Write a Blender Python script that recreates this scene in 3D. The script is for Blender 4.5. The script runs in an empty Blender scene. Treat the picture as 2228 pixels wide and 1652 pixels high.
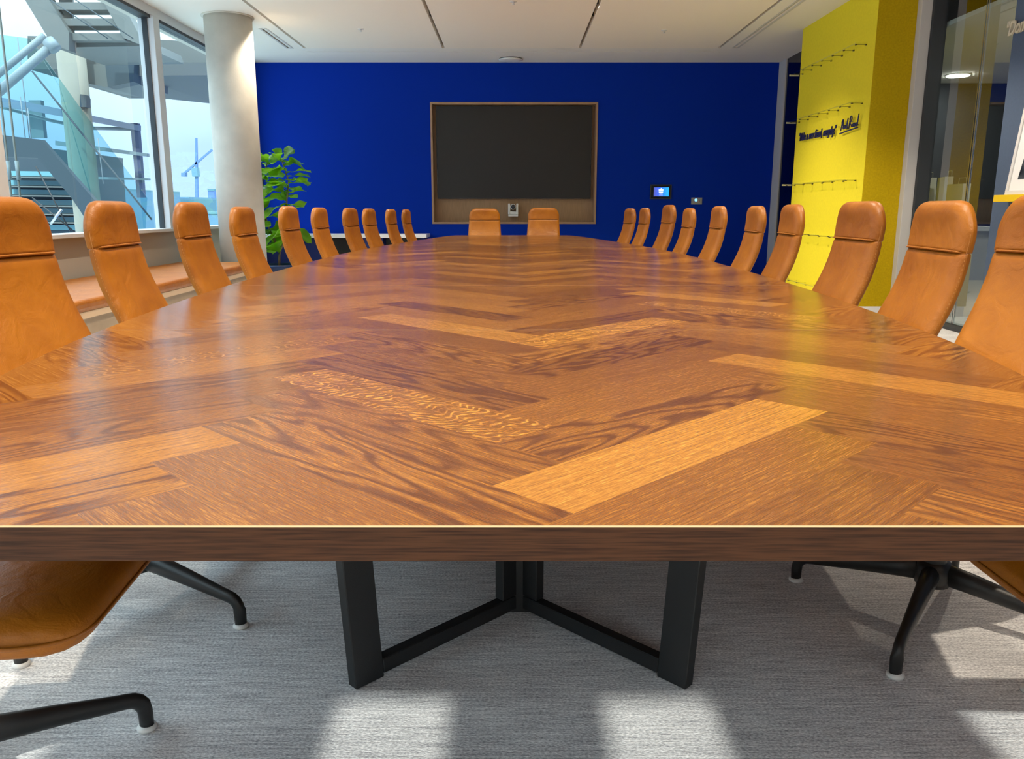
import bpy, math, random
import numpy as np
from mathutils import Vector, Matrix

random.seed(7)
C = bpy.context.scene.collection
PI = math.pi
R = math.radians

# ------------------------------------------------------------------ camera, world, sun, exposure
H = 1.07                       # camera height
FPX = 1750.0                   # focal length in pixels of the 2228 px wide frame
PITCH = math.atan(370.0 / FPX)
cam_d = bpy.data.cameras.new('camera')
cam_d.sensor_width = 36.0
cam_d.lens = FPX / 2228.0 * 36.0
cam_d.clip_end = 600
cam = bpy.data.objects.new('camera', cam_d)
C.objects.link(cam)
cam.location = (0, 0, H)
cam.rotation_euler = (PI / 2 - PITCH, 0, 0)
bpy.context.scene.camera = cam

vs = bpy.context.scene.view_settings
vs.view_transform = 'Standard'
vs.look = 'None'
vs.gamma = 1.0
vs.use_curve_mapping = False
vs.exposure = 1.08

world = bpy.data.worlds.new('overcast_sky')
bpy.context.scene.world = world
world.use_nodes = True
wn, wl = world.node_tree.nodes, world.node_tree.links
wn.clear()
w_out = wn.new('ShaderNodeOutputWorld')
w_bg = wn.new('ShaderNodeBackground')
w_tc = wn.new('ShaderNodeTexCoord')
w_sep = wn.new('ShaderNodeSeparateXYZ')
w_ramp = wn.new('ShaderNodeValToRGB')
w_noise = wn.new('ShaderNodeTexNoise')
w_add = wn.new('ShaderNodeMath'); w_add.operation = 'MULTIPLY_ADD'
w_noise.inputs['Scale'].default_value = 5.0
w_noise.inputs['Detail'].default_value = 5.0
wl.new(w_tc.outputs['Generated'], w_sep.inputs[0])
wl.new(w_tc.outputs['Generated'], w_noise.inputs['Vector'])
wl.new(w_noise.outputs['Fac'], w_add.inputs[0])
w_add.inputs[1].default_value = 0.12
wl.new(w_sep.outputs['Z'], w_add.inputs[2])
wl.new(w_add.outputs[0], w_ramp.inputs['Fac'])
rp = w_ramp.color_ramp
rp.elements[0].position = 0.05; rp.elements[0].color = (0.47, 0.60, 0.84, 1)
rp.elements[1].position = 0.24; rp.elements[1].color = (0.76, 0.92, 1.0, 1)
e = rp.elements.new(0.13); e.color = (0.47, 0.60, 0.86, 1)
e = rp.elements.new(0.45); e.color = (0.80, 0.90, 0.96, 1)
wl.new(w_ramp.outputs['Color'], w_bg.inputs['Color'])
w_str = wn.new('ShaderNodeMapRange')          # an overcast sky is brightest overhead
w_str.inputs['From Min'].default_value = 0.25; w_str.inputs['From Max'].default_value = 0.85
w_str.inputs['To Min'].default_value = 0.92; w_str.inputs['To Max'].default_value = 3.8
wl.new(w_sep.outputs['Z'], w_str.inputs['Value']); wl.new(w_str.outputs[0], w_bg.inputs['Strength'])
wl.new(w_bg.outputs[0], w_out.inputs[0])

sun_d = bpy.data.lights.new('sun', 'SUN')
sun_d.energy = 1.7
sun_d.angle = R(0.9)
sun_d.color = (1.0, 0.97, 0.88)
sun = bpy.data.objects.new('sun', sun_d)
C.objects.link(sun)
SUN_SLOPE = 0.845
sun.rotation_euler = (PI / 2 - math.atan(SUN_SLOPE), 0, 0)   # shines towards +Y and down

SPOT_W = 95.0                  # ceiling spots, see recessed_spotlight below


# ------------------------------------------------------------------ helpers
def at(x, y, Y):
    """point at depth Y seen at photo position x, y (outdoor things, set out by their bearing)"""
    a = (x - 1114.0) / FPX; b = (826.0 - y) / FPX
    r = Vector((a, math.cos(PITCH) + b * math.sin(PITCH), -math.sin(PITCH) + b * math.cos(PITCH)))
    t = Y / r.y
    return Vector((r.x * t, Y, r.z * t + H))


def tag(o, label=None, cat=None, group=None, kind=None):
    if label: o['label'] = label
    if cat: o['category'] = cat
    if group: o['group'] = group
    if kind: o['kind'] = kind
    return o


def empty(name, loc=(0, 0, 0), rz=0.0, label=None, cat=None, group=None):
    o = bpy.data.objects.new(name, None)
    C.objects.link(o)
    o.location = loc
    o.rotation_euler = (0, 0, rz)
    o.empty_display_size = 0.1
    return tag(o, label, cat, group)


class MB:
    """collects shapes, then links them as one mesh object"""
    def __init__(self):
        self.v = []; self.f = []; self.sm = []

    def raw(self, vs_, fs_, smooth=False):
        o = len(self.v)
        self.v += [tuple(p) for p in vs_]
        self.f += [tuple(i + o for i in f) for f in fs_]
        self.sm += [smooth] * len(fs_)
        return self

    def box(self, x0, x1, y0, y1, z0, z1, M=None):
        p = [(x, y, z) for z in (z0, z1) for y in (y0, y1) for x in (x0, x1)]
        if M is not None: p = [M @ Vector(q) for q in p]
        return self.raw(p, [(0, 2, 3, 1), (4, 5, 7, 6), (0, 1, 5, 4), (2, 6, 7, 3), (0, 4, 6, 2), (1, 3, 7, 5)])

    def prism(self, pts, d):
        """polygon pts (3-D, planar) extruded by vector d"""
        n = len(pts); d = Vector(d)
        a = [Vector(p) for p in pts]
        nrm = Vector((0, 0, 0))
        for i in range(n):
            nrm += a[i].cross(a[(i + 1) % n])
        if nrm.dot(d) > 0: a.reverse()
        b = [p + d for p in a]
        fs = [tuple(range(n)), tuple(range(2 * n - 1, n - 1, -1))]
        fs += [(i, i + n, (i + 1) % n + n, (i + 1) % n) for i in range(n)]
        return self.raw(a + b, fs)

    def tube(self, pts, rad, n=12, caps=True, flat=1.0, up=None, smooth=True):
        """round bar through pts; rad a number or one per point; flat scales it sideways"""
        pts = [Vector(p) for p in pts]
        if not hasattr(rad, '__len__'): rad = [rad] * len(pts)
        rings = []
        for i, p in enumerate(pts):
            if i == 0: t = pts[1] - p
            elif i == len(pts) - 1: t = p - pts[i - 1]
            else: t = (pts[i + 1] - p).normalized() + (p - pts[i - 1]).normalized()
            t.normalize()
            u_ = Vector(up) if up is not None else (Vector((0, 0, 1)) if abs(t.z) < 0.95 else Vector((0, 1, 0)))
            s = t.cross(u_)
            if s.length < 1e-4: s = t.cross(Vector((1, 0, 0)))
            s.normalize(); w_ = s.cross(t).normalized()
            rings.append([p + s * (math.cos(2 * PI * k / n) * rad[i] * flat) + w_ * (math.sin(2 * PI * k / n) * rad[i]) for k in range(n)])
        vs_ = [q for r_ in rings for q in r_]
        fs = []
        for i in range(len(pts) - 1):
            for k in range(n):
                k2 = (k + 1) % n
                fs.append((i * n + k, i * n + k2, (i + 1) * n + k2, (i + 1) * n + k))
        if caps:
            fs.append(tuple(range(n - 1, -1, -1)))
            fs.append(tuple((len(pts) - 1) * n + k for k in range(n)))
        return self.raw(vs_, fs, smooth)

    def lathe(self, prof, cx=0, cy=0, n=32, smooth=True, M=None):
        """prof: list of (radius, z)"""
        vs_ = [Vector((cx + r_ * math.cos(2 * PI * k / n), cy + r_ * math.sin(2 * PI * k / n), z)) for r_, z in prof for k in range(n)]
        if M is not None: vs_ = [M @ p for p in vs_]
        fs = [(i * n + k, i * n + (k + 1) % n, (i + 1) * n + (k + 1) % n, (i + 1) * n + k) for i in range(len(prof) - 1) for k in range(n)]
        if prof[0][0] > 0: fs.append(tuple(range(n - 1, -1, -1)))
        if prof[-1][0] > 0: fs.append(tuple((len(prof) - 1) * n + k for k in range(n)))
        return self.raw(vs_, fs, smooth)

    def build(self, name, mat, parent=None, bevel=0.0, seg=2):
        m = bpy.data.meshes.new(name)
        m.from_pydata(self.v, [], self.f)
        m.polygons.foreach_set('use_smooth', self.sm)
        m.materials.append(mat)
        m.update()
        o = bpy.data.objects.new(name, m)
        C.objects.link(o)
        if parent is not None: o.parent = parent
        if bevel > 0:
            md = o.modifiers.new('bevel', 'BEVEL'); md.width = bevel; md.segments = seg
            md.limit_method = 'ANGLE'; md.angle_limit = R(40)
        return o


def struct(name, mb, mat, bevel=0.0, parent=None):
    o = mb.build(name, mat, parent, bevel)
    if parent is None: o['kind'] = 'structure'
    return o


def copy_tree(o, parent=None):
    c = o.copy(); C.objects.link(c)
    if parent is not None: c.parent = parent
    for ch in list(o.children): copy_tree(ch, c)
    return c


# ------------------------------------------------------------------ materials
def mat(name, color=(0.8, 0.8, 0.8), rough=0.5, metal=0.0, coat=0.0, spec=0.5, noise=0.0, nscale=20.0, bump=0.0,
        bscale=200.0, stretch=(1, 1, 1), emit=None, estr=0.0, vary=0.0):
    m = bpy.data.materials.new(name)
    m.use_nodes = True
    nt = m.node_tree; N = nt.nodes; L = nt.links
    b = N['Principled BSDF']
    b.inputs['Base Color'].default_value = (*color, 1)
    b.inputs['Roughness'].default_value = rough
    b.inputs['Metallic'].default_value = metal
    b.inputs['Coat Weight'].default_value = coat
    b.inputs['Coat Roughness'].default_value = 0.15
    b.inputs['Specular IOR Level'].default_value = spec
    if emit:
        b.inputs['Emission Color'].default_value = (*emit, 1)
        b.inputs['Emission Strength'].default_value = estr
    if noise or bump:
        tc = N.new('ShaderNodeTexCoord'); mp = N.new('ShaderNodeMapping')
        mp.inputs['Scale'].default_value = stretch
        L.new(tc.outputs['Object'], mp.inputs['Vector'])
    if noise:
        n1 = N.new('ShaderNodeTexNoise'); n1.inputs['Scale'].default_value = nscale; n1.inputs['Detail'].default_value = 6
        L.new(mp.outputs[0], n1.inputs['Vector'])
        mr = N.new('ShaderNodeMapRange')
        mr.inputs['From Min'].default_value = 0.25; mr.inputs['From Max'].default_value = 0.75
        mr.inputs['To Min'].default_value = 1 - noise; mr.inputs['To Max'].default_value = 1 + noise
        L.new(n1.outputs['Fac'], mr.inputs['Value'])
        mx = N.new('ShaderNodeVectorMath'); mx.operation = 'SCALE'
        mx.inputs[0].default_value = color
        L.new(mr.outputs[0], mx.inputs['Scale'])
        src = mx.outputs[0]
        if vary:
            oi = N.new('ShaderNodeObjectInfo')
            m2 = N.new('ShaderNodeMapRange')
            m2.inputs['To Min'].default_value = 1 - vary; m2.inputs['To Max'].default_value = 1 + vary
            L.new(oi.outputs['Random'], m2.inputs['Value'])
            mx2 = N.new('ShaderNodeVectorMath'); mx2.operation = 'SCALE'
            L.new(src, mx2.inputs[0]); L.new(m2.outputs[0], mx2.inputs['Scale'])
            src = mx2.outputs[0]
        L.new(src, b.inputs['Base Color'])
    if bump:
        n2 = N.new('ShaderNodeTexNoise'); n2.inputs['Scale'].default_value = bscale; n2.inputs['Detail'].default_value = 4
        L.new(mp.outputs[0], n2.inputs['Vector'])
        bp = N.new('ShaderNodeBump'); bp.inputs['Strength'].default_value = bump; bp.inputs['Distance'].default_value = 0.01
        L.new(n2.outputs['Fac'], bp.inputs['Height'])
        L.new(bp.outputs[0], b.inputs['Normal'])
    return m


def glass_mat(name, tint=(0.9, 0.97, 0.97), ior=1.5, gloss_col=(1, 1, 1), boost=1.0):
    """thin pane: clear, with the mirror reflection growing towards grazing view"""
    m = bpy.data.materials.new(name); m.use_nodes = True
    nt = m.node_tree; N = nt.nodes; L = nt.links; N.clear()
    out = N.new('ShaderNodeOutputMaterial'); mix = N.new('ShaderNodeMixShader')
    tr = N.new('ShaderNodeBsdfTransparent'); gl = N.new('ShaderNodeBsdfGlossy'); fr = N.new('ShaderNodeFresnel')
    mu = N.new('ShaderNodeMath'); mu.operation = 'MULTIPLY'; mu.inputs[1].default_value = boost; mu.use_clamp = True
    tr.inputs['Color'].default_value = (*tint, 1); gl.inputs['Roughness'].default_value = 0.0
    gl.inputs['Color'].default_value = (*gloss_col, 1)
    fr.inputs['IOR'].default_value = ior
    ge = N.new('ShaderNodeNewGeometry'); inv = N.new('ShaderNodeMath'); inv.operation = 'SUBTRACT'; inv.inputs[0].default_value = 1.0
    mb = N.new('ShaderNodeMath'); mb.operation = 'MULTIPLY'
    L.new(ge.outputs['Backfacing'], inv.inputs[1]); L.new(fr.outputs[0], mb.inputs[0]); L.new(inv.outputs[0], mb.inputs[1])
    L.new(mb.outputs[0], mu.inputs[0]); L.new(mu.outputs[0], mix.inputs[0]); L.new(tr.outputs[0], mix.inputs[1])
    L.new(gl.outputs[0], mix.inputs[2]); L.new(mix.outputs[0], out.inputs[0])
    return m


def leather_mat(name, c1, c2, rough=0.42):
    m = bpy.data.materials.new(name); m.use_nodes = True
    nt = m.node_tree; N = nt.nodes; L = nt.links; b = N['Principled BSDF']
    tc = N.new('ShaderNodeTexCoord'); oi = N.new('ShaderNodeObjectInfo')
    add = N.new('ShaderNodeVectorMath'); add.operation = 'ADD'
    sc = N.new('ShaderNodeVectorMath'); sc.operation = 'SCALE'; sc.inputs['Scale'].default_value = 13.0
    cmb = N.new('ShaderNodeCombineXYZ')
    L.new(oi.outputs['Random'], cmb.inputs[0]); L.new(oi.outputs['Random'], cmb.inputs[2])
    L.new(cmb.outputs[0], sc.inputs[0]); L.new(tc.outputs['Object'], add.inputs[0]); L.new(sc.outputs[0], add.inputs[1])
    n1 = N.new('ShaderNodeTexNoise'); n1.inputs['Scale'].default_value = 7.0; n1.inputs['Detail'].default_value = 7
    n1.inputs['Distortion'].default_value = 0.6
    L.new(add.outputs[0], n1.inputs['Vector'])
    ma = N.new('ShaderNodeMath'); ma.operation = 'MULTIPLY_ADD'; ma.inputs[1].default_value = 1.6; ma.inputs[2].default_value = -0.45
    L.new(n1.outputs['Fac'], ma.inputs[0])
    ma2 = N.new('ShaderNodeMath'); ma2.operation = 'MULTIPLY_ADD'; ma2.inputs[1].default_value = 0.35; ma2.use_clamp = True
    L.new(oi.outputs['Random'], ma2.inputs[0]); L.new(ma.outputs[0], ma2.inputs[2])
    rm = N.new('ShaderNodeMix'); rm.data_type = 'RGBA'
    rm.inputs[6].default_value = (*c1, 1); rm.inputs[7].default_value = (*c2, 1)
    L.new(ma2.outputs[0], rm.inputs[0]); L.new(rm.outputs[2], b.inputs['Base Color'])
    b.inputs['Roughness'].default_value = rough
    b.inputs['Specular IOR Level'].default_value = 0.36
    n2 = N.new('ShaderNodeTexNoise'); n2.inputs['Scale'].default_value = 320; n2.inputs['Detail'].default_value = 3
    n3 = N.new('ShaderNodeTexNoise'); n3.inputs['Scale'].default_value = 14; n3.inputs['Detail'].default_value = 4; n3.inputs['Distortion'].default_value = 1.2
    L.new(add.outputs[0], n2.inputs['Vector']); L.new(add.outputs[0], n3.inputs['Vector'])
    ms = N.new('ShaderNodeMath'); ms.operation = 'MULTIPLY_ADD'; ms.inputs[1].default_value = 9.0
    L.new(n3.outputs['Fac'], ms.inputs[0]); L.new(n2.outputs['Fac'], ms.inputs[2])
    bp = N.new('ShaderNodeBump'); bp.inputs['Strength'].default_value = 0.35; bp.inputs['Distance'].default_value = 0.0012
    L.new(ms.outputs[0], bp.inputs['Height']); L.new(bp.outputs[0], b.inputs['Normal'])
    return m


M_leather = leather_mat('tan_leather', (0.265, 0.078, 0.005), (0.415, 0.146, 0.009))
M_leather_edge = leather_mat('tan_leather_edge', (0.26, 0.077, 0.006), (0.40, 0.142, 0.011), 0.45)
M_stitch = mat('stitching_thread', (0.50, 0.21, 0.045), 0.6)
M_black = mat('black_powder_coat', (0.012, 0.013, 0.014), 0.42)
M_black2 = mat('black_frame_metal', (0.010, 0.012, 0.014), 0.5, bump=0.05, bscale=400)
M_glide = mat('white_glide', (0.75, 0.76, 0.75), 0.4)
M_blue = mat('blue_wall_paint', (0.0, 0.028, 0.37), 0.8, spec=0.12, bump=0.05, bscale=90)
M_ceil = mat('ceiling_panel', (0.90, 0.84, 0.75), 0.9, noise=0.03, nscale=300, bump=0.12, bscale=160)
M_soffit = mat('white_soffit', (0.84, 0.82, 0.77), 0.85)
M_dark = mat('dark_slot', (0.006, 0.005, 0.005), 0.8)
M_conc = mat('concrete_column', (0.62, 0.59, 0.52), 0.75, noise=0.09, nscale=5, bump=0.08, bscale=60)
M_frame = mat('grey_window_frame', (0.62, 0.63, 0.64), 0.4)
M_framed = mat('dark_window_gasket', (0.03, 0.035, 0.04), 0.5)
M_grey_panel = mat('grey_sill_panel', (0.44, 0.42, 0.37), 0.7)
M_trim = mat('pale_grey_trim', (0.60, 0.59, 0.57), 0.5)
M_yellow = mat('yellow_felt_face', (0.86, 0.73, 0.03), 0.85, spec=0.2, noise=0.04, nscale=40, bump=0.1, bscale=220)
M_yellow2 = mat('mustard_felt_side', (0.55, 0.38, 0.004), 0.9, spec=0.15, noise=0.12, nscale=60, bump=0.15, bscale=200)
M_slate = mat('slate_blue_wall', (0.075, 0.115, 0.19), 0.8, noise=0.05, nscale=50)
M_screen = mat('black_screen', (0.018, 0.017, 0.015), 0.35, spec=0.4)
M_oak = mat('oak_veneer', (0.36, 0.22, 0.115), 0.55, noise=0.15, nscale=8, stretch=(12, 12, 1))
M_oak_frame = mat('oak_edge_frame', (0.40, 0.25, 0.15), 0.5, noise=0.1, nscale=10)
M_white = mat('white_plastic', (0.78, 0.78, 0.76), 0.35)
M_blackgl = mat('black_gloss', (0.01, 0.01, 0.012), 0.12)
M_whitetop = mat('white_laminate', (0.85, 0.85, 0.86), 0.25)
M_navy = mat('navy_laminate', (0.003, 0.012, 0.13), 0.5)
M_pot = mat('navy_glazed_pot', (0.012, 0.03, 0.10), 0.35)
M_soil = mat('soil', (0.02, 0.014, 0.01), 0.95)
M_trunk = mat('grey_brown_bark', (0.20, 0.16, 0.10), 0.8, noise=0.2, nscale=30)
M_acryl = glass_mat('clear_acrylic', (0.97, 0.98, 0.93), 1.45)
M_acryl_edge = mat('acrylic_edge', (0.80, 0.78, 0.60), 0.3)
M_navytext = mat('navy_letters', (0.01, 0.015, 0.09), 0.5)
M_gold = mat('yellow_shelf_paint', (0.90, 0.60, 0.01), 0.45)
M_cream = mat('cream_letters', (0.62, 0.57, 0.42), 0.5)
M_paper = mat('white_paper', (0.72, 0.69, 0.60), 0.85, noise=0.08, nscale=6)
M_glass = glass_mat('window_glass', (0.86, 0.94, 0.97), 1.32)
M_glass_in = glass_mat('partition_glass', (0.80, 0.86, 0.86), 1.6, boost=2.1)
M_balus = glass_mat('green_tinted_glass', (0.66, 0.84, 0.86), 1.35)
M_chrome = mat('brushed_steel', (0.62, 0.63, 0.64), 0.25, metal=1.0)
M_brass = mat('pale_joint_line', (0.42, 0.27, 0.16), 0.2)
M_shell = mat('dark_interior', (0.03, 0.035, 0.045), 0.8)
# outdoors
M_steel_ext = mat('painted_grey_steel', (0.10, 0.115, 0.11), 0.6)
M_steel_dark = mat('dark_steel', (0.022, 0.042, 0.055), 0.6)
M_canopy = mat('canopy_grey', (0.09, 0.10, 0.095), 0.8)
M_ext_cream = mat('cream_render', (0.19, 0.19, 0.155), 0.8, noise=0.06, nscale=2)
M_pipe = mat('pale_blue_grey_pipe', (0.15, 0.20, 0.22), 0.5)
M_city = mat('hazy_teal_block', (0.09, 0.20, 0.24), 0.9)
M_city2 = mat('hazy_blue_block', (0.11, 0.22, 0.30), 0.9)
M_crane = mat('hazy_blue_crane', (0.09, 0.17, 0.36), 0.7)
M_bld_glass = mat('teal_glazing', (0.13, 0.30, 0.34), 0.2)
M_bld_dark = mat('dark_facade', (0.03, 0.05, 0.065), 0.7)


def wood_mat():
    m = bpy.data.materials.new('herringbone_oak'); m.use_nodes = True
    nt = m.node_tree; N = nt.nodes; L = nt.links; b = N['Principled BSDF']
    uv = N.new('ShaderNodeUVMap'); uv.uv_map = 'grain'
    at_ = N.new('ShaderNodeVertexColor'); at_.layer_name = 'plank'
    sep = N.new('ShaderNodeSeparateColor'); L.new(at_.outputs['Color'], sep.inputs[0])
    tone, kind, fleck = sep.outputs[0], sep.outputs[1], sep.outputs[2]

    def mapped(sx, sy):
        mp = N.new('ShaderNodeMapping'); mp.inputs['Scale'].default_value = (sx, sy, 1)
        L.new(uv.outputs[0], mp.inputs['Vector']); return mp.outputs[0]

    def noise(v, s, d=4, dist=0.0):
        n = N.new('ShaderNodeTexNoise'); n.inputs['Scale'].default_value = s; n.inputs['Detail'].default_value = d
        n.inputs['Distortion'].default_value = dist; L.new(v, n.inputs['Vector']); return n.outputs['Fac']

    def math_(op, a, b_=None, c=None, clamp=False):
        n = N.new('ShaderNodeMath'); n.operation = op; n.use_clamp = clamp
        for i, q in enumerate((a, b_, c)):
            if q is None: continue
            if isinstance(q, (int, float)): n.inputs[i].default_value = q
            else: L.new(q, n.inputs[i])
        return n.outputs[0]
    # long rings: contour lines of a smooth field stretched along the plank
    field = noise(mapped(1.1, 6.0), 1.6, 1.5, 0.0)
    wob = noise(mapped(9, 45), 1.0, 2)
    ph = math_('MULTIPLY_ADD', field, 80.0, math_('MULTIPLY', wob, 2.6))
    ring = math_('MULTIPLY_ADD', math_('SINE', ph), 0.499, 0.5)
    ring = math_('POWER', ring, 2.6)
    # fine pores, short dark dashes along the grain
    pores = noise(mapped(45, 620), 1.0, 2)
    pores = math_('SMOOTHSTEP' if False else 'MULTIPLY_ADD', pores, 4.0, -1.75, True)
    streak = noise(mapped(7, 260), 1.0, 4)
    # rays: pale ripples across the plank
    sx_ = N.new('ShaderNodeSeparateXYZ'); L.new(uv.outputs[0], sx_.inputs[0])
    rn = noise(mapped(9, 22), 1.0, 2)
    rph = math_('MULTIPLY_ADD', sx_.outputs[0], 330.0, math_('MULTIPLY_ADD', sx_.outputs[1], 150.0, math_('MULTIPLY', rn, 34.0)))
    ray = math_('POWER', math_('MULTIPLY_ADD', math_('SINE', rph), 0.499, 0.5), 4.0)
    rmask = math_('MULTIPLY_ADD', noise(mapped(14, 30), 1.0, 2), 3.0, -0.8, True)
    ray = math_('MULTIPLY', ray, rmask)
    t = math_('MULTIPLY_ADD', math_('SUBTRACT', pores, 0.25), 0.24, math_('MULTIPLY_ADD', tone, 0.96, -0.01))
    t = math_('MULTIPLY_ADD', math_('SUBTRACT', streak, 0.5), 0.60, t)
    t = math_('SUBTRACT', t, math_('MULTIPLY', math_('MULTIPLY', ring, kind), 0.50))
    t = math_('ADD', t, math_('MULTIPLY', math_('MULTIPLY', ray, fleck), 0.45), None, True)
    cr = N.new('ShaderNodeValToRGB'); L.new(t, cr.inputs['Fac'])
    r_ = cr.color_ramp
    r_.elements[0].position = 0.0; r_.elements[0].color = (0.080, 0.024, 0.008, 1)
    r_.elements[1].position = 1.0; r_.elements[1].color = (0.62, 0.33, 0.065, 1)
    e_ = r_.elements.new(0.4); e_.color = (0.180, 0.066, 0.013, 1)
    e_ = r_.elements.new(0.7); e_.color = (0.37, 0.165, 0.028, 1)
    L.new(cr.outputs[0], b.inputs['Base Color'])
    b.inputs['Roughness'].default_value = 0.24
    b.inputs['Specular IOR Level'].default_value = 0.5
    hgt = math_('ADD', pores, math_('MULTIPLY', streak, 0.8))
    bp = N.new('ShaderNodeBump'); bp.inputs['Strength'].default_value = 0.22; bp.inputs['Distance'].default_value = 0.0006
    L.new(hgt, bp.inputs['Height']); L.new(bp.outputs[0], b.inputs['Normal'])
    rr = math_('MULTIPLY_ADD', streak, 0.14, 0.12)
    L.new(rr, b.inputs['Roughness'])
    return m


def edge_wood_mat():
    m = bpy.data.materials.new('dark_oak_edge'); m.use_nodes = True
    nt = m.node_tree; N = nt.nodes; L = nt.links; b = N['Principled BSDF']
    tc = N.new('ShaderNodeTexCoord'); mp = N.new('ShaderNodeMapping'); mp.inputs['Scale'].default_value = (14, 14, 420)
    L.new(tc.outputs['Object'], mp.inputs['Vector'])
    n = N.new('ShaderNodeTexNoise'); n.inputs['Scale'].default_value = 1.0; n.inputs['Detail'].default_value = 5
    L.new(mp.outputs[0], n.inputs['Vector'])
    cr = N.new('ShaderNodeValToRGB'); L.new(n.outputs['Fac'], cr.inputs['Fac'])
    cr.color_ramp.elements[0].position = 0.3; cr.color_ramp.elements[0].color = (0.030, 0.010, 0.004, 1)
    cr.color_ramp.elements[1].position = 0.6; cr.color_ramp.elements[1].color = (0.085, 0.032, 0.012, 1)
    L.new(cr.outputs[0], b.inputs['Base Color'])
    b.inputs['Roughness'].default_value = 0.6; b.inputs['Specular IOR Level'].default_value = 0.25
    return m


def carpet_mat():
    m = bpy.data.materials.new('woven_grey_carpet'); m.use_nodes = True
    nt = m.node_tree; N = nt.nodes; L = nt.links; b = N['Principled BSDF']
    tc = N.new('ShaderNodeTexCoord')

    def nz(sx, sy, s, d):
        mp = N.new('ShaderNodeMapping'); mp.inputs['Scale'].default_value = (sx, sy, 1)
        L.new(tc.outputs['Object'], mp.inputs['Vector'])
        n = N.new('ShaderNodeTexNoise'); n.inputs['Scale'].default_value = s; n.inputs['Detail'].default_value = d
        L.new(mp.outputs[0], n.inputs['Vector']); return n.outputs['Fac']
    a = nz(150, 260, 1.0, 3); s_ = nz(9, 160, 1.0, 4); l_ = nz(1, 6, 1.0, 3)
    ad = N.new('ShaderNodeMath'); ad.operation = 'MULTIPLY_ADD'; ad.inputs[1].default_value = 1.1
    L.new(a, ad.inputs[0])
    ad2 = N.new('ShaderNodeMath'); ad2.operation = 'MULTIPLY_ADD'; ad2.inputs[1].default_value = 0.8
    L.new(s_, ad2.inputs[0]); L.new(ad2.outputs[0], ad.inputs[2])
    ad3 = N.new('ShaderNodeMath'); ad3.operation = 'MULTIPLY_ADD'; ad3.inputs[1].default_value = 0.3; ad3.inputs[2].default_value = -0.6
    L.new(l_, ad3.inputs[0]); L.new(ad3.outputs[0], ad2.inputs[2])
    cr = N.new('ShaderNodeValToRGB'); L.new(ad.outputs[0], cr.inputs['Fac'])
    cr.color_ramp.elements[0].position = 0.2; cr.color_ramp.elements[0].color = (0.30, 0.305, 0.33, 1)
    cr.color_ramp.elements[1].position = 0.8; cr.color_ramp.elements[1].color = (0.98, 0.98, 0.98, 1)
    L.new(cr.outputs[0], b.inputs['Base Color'])
    b.inputs['Roughness'].default_value = 0.95; b.inputs['Specular IOR Level'].default_value = 0.15
    bp = N.new('ShaderNodeBump'); bp.inputs['Strength'].default_value = 0.6; bp.inputs['Distance'].default_value = 0.003
    L.new(a, bp.inputs['Height']); L.new(bp.outputs[0], b.inputs['Normal'])
    return m


def leaf_mat():
    m = bpy.data.materials.new('fiddle_leaf'); m.use_nodes = True
    nt = m.node_tree; N = nt.nodes; L = nt.links; N.clear()
    out = N.new('ShaderNodeOutputMaterial'); mix = N.new('ShaderNodeMixShader'); pr = N.new('ShaderNodeBsdfPrincipled')
    tl = N.new('ShaderNodeBsdfTranslucent')
    tc = N.new('ShaderNodeTexCoord'); n = N.new('ShaderNodeTexNoise'); n.inputs['Scale'].default_value = 4
    L.new(tc.outputs['Object'], n.inputs['Vector'])
    cr = N.new('ShaderNodeValToRGB'); L.new(n.outputs['Fac'], cr.inputs['Fac'])
    cr.color_ramp.elements[0].position = 0.35; cr.color_ramp.elements[0].color = (0.025, 0.085, 0.012, 1)
    cr.color_ramp.elements[1].position = 0.7; cr.color_ramp.elements[1].color = (0.26, 0.46, 0.03, 1)
    L.new(cr.outputs[0], pr.inputs['Base Color']); pr.inputs['Roughness'].default_value = 0.35
    tl.inputs['Color'].default_value = (0.35, 0.75, 0.02, 1)
    mix.inputs[0].default_value = 0.45
    L.new(pr.outputs[0], mix.inputs[1]); L.new(tl.outputs[0], mix.inputs[2]); L.new(mix.outputs[0], out.inputs[0])
    return m


M_wood = wood_mat(); M_edge = edge_wood_mat(); M_carpet = carpet_mat(); M_leaf = leaf_mat()

# ------------------------------------------------------------------ the room
XL, XR = -3.84, 3.92           # window wall, right wall
YB, YF = -1.6, 12.5            # wall behind the camera, blue wall
CZ = 3.18                      # ceiling

struct('floor', MB().box(-4.1, 8.0, YB - 0.1, YF + 0.2, -0.1, 0), M_carpet)

# blue wall with the opening of the screen recess
nx0, nx1, nz0, nz1 = -1.215, 1.275, 0.855, 2.625
w = MB()
w.box(XL - 0.2, nx0, YF, YF + 0.3, 0, CZ + 0.2)
w.box(nx1, XR + 0.02, YF, YF + 0.3, 0, CZ + 0.2)
w.box(nx0, nx1, YF, YF + 0.3, 0, nz0)
w.box(nx0, nx1, YF, YF + 0.3, nz1, CZ + 0.2)
struct('wall_back', w, M_blue)

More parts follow.
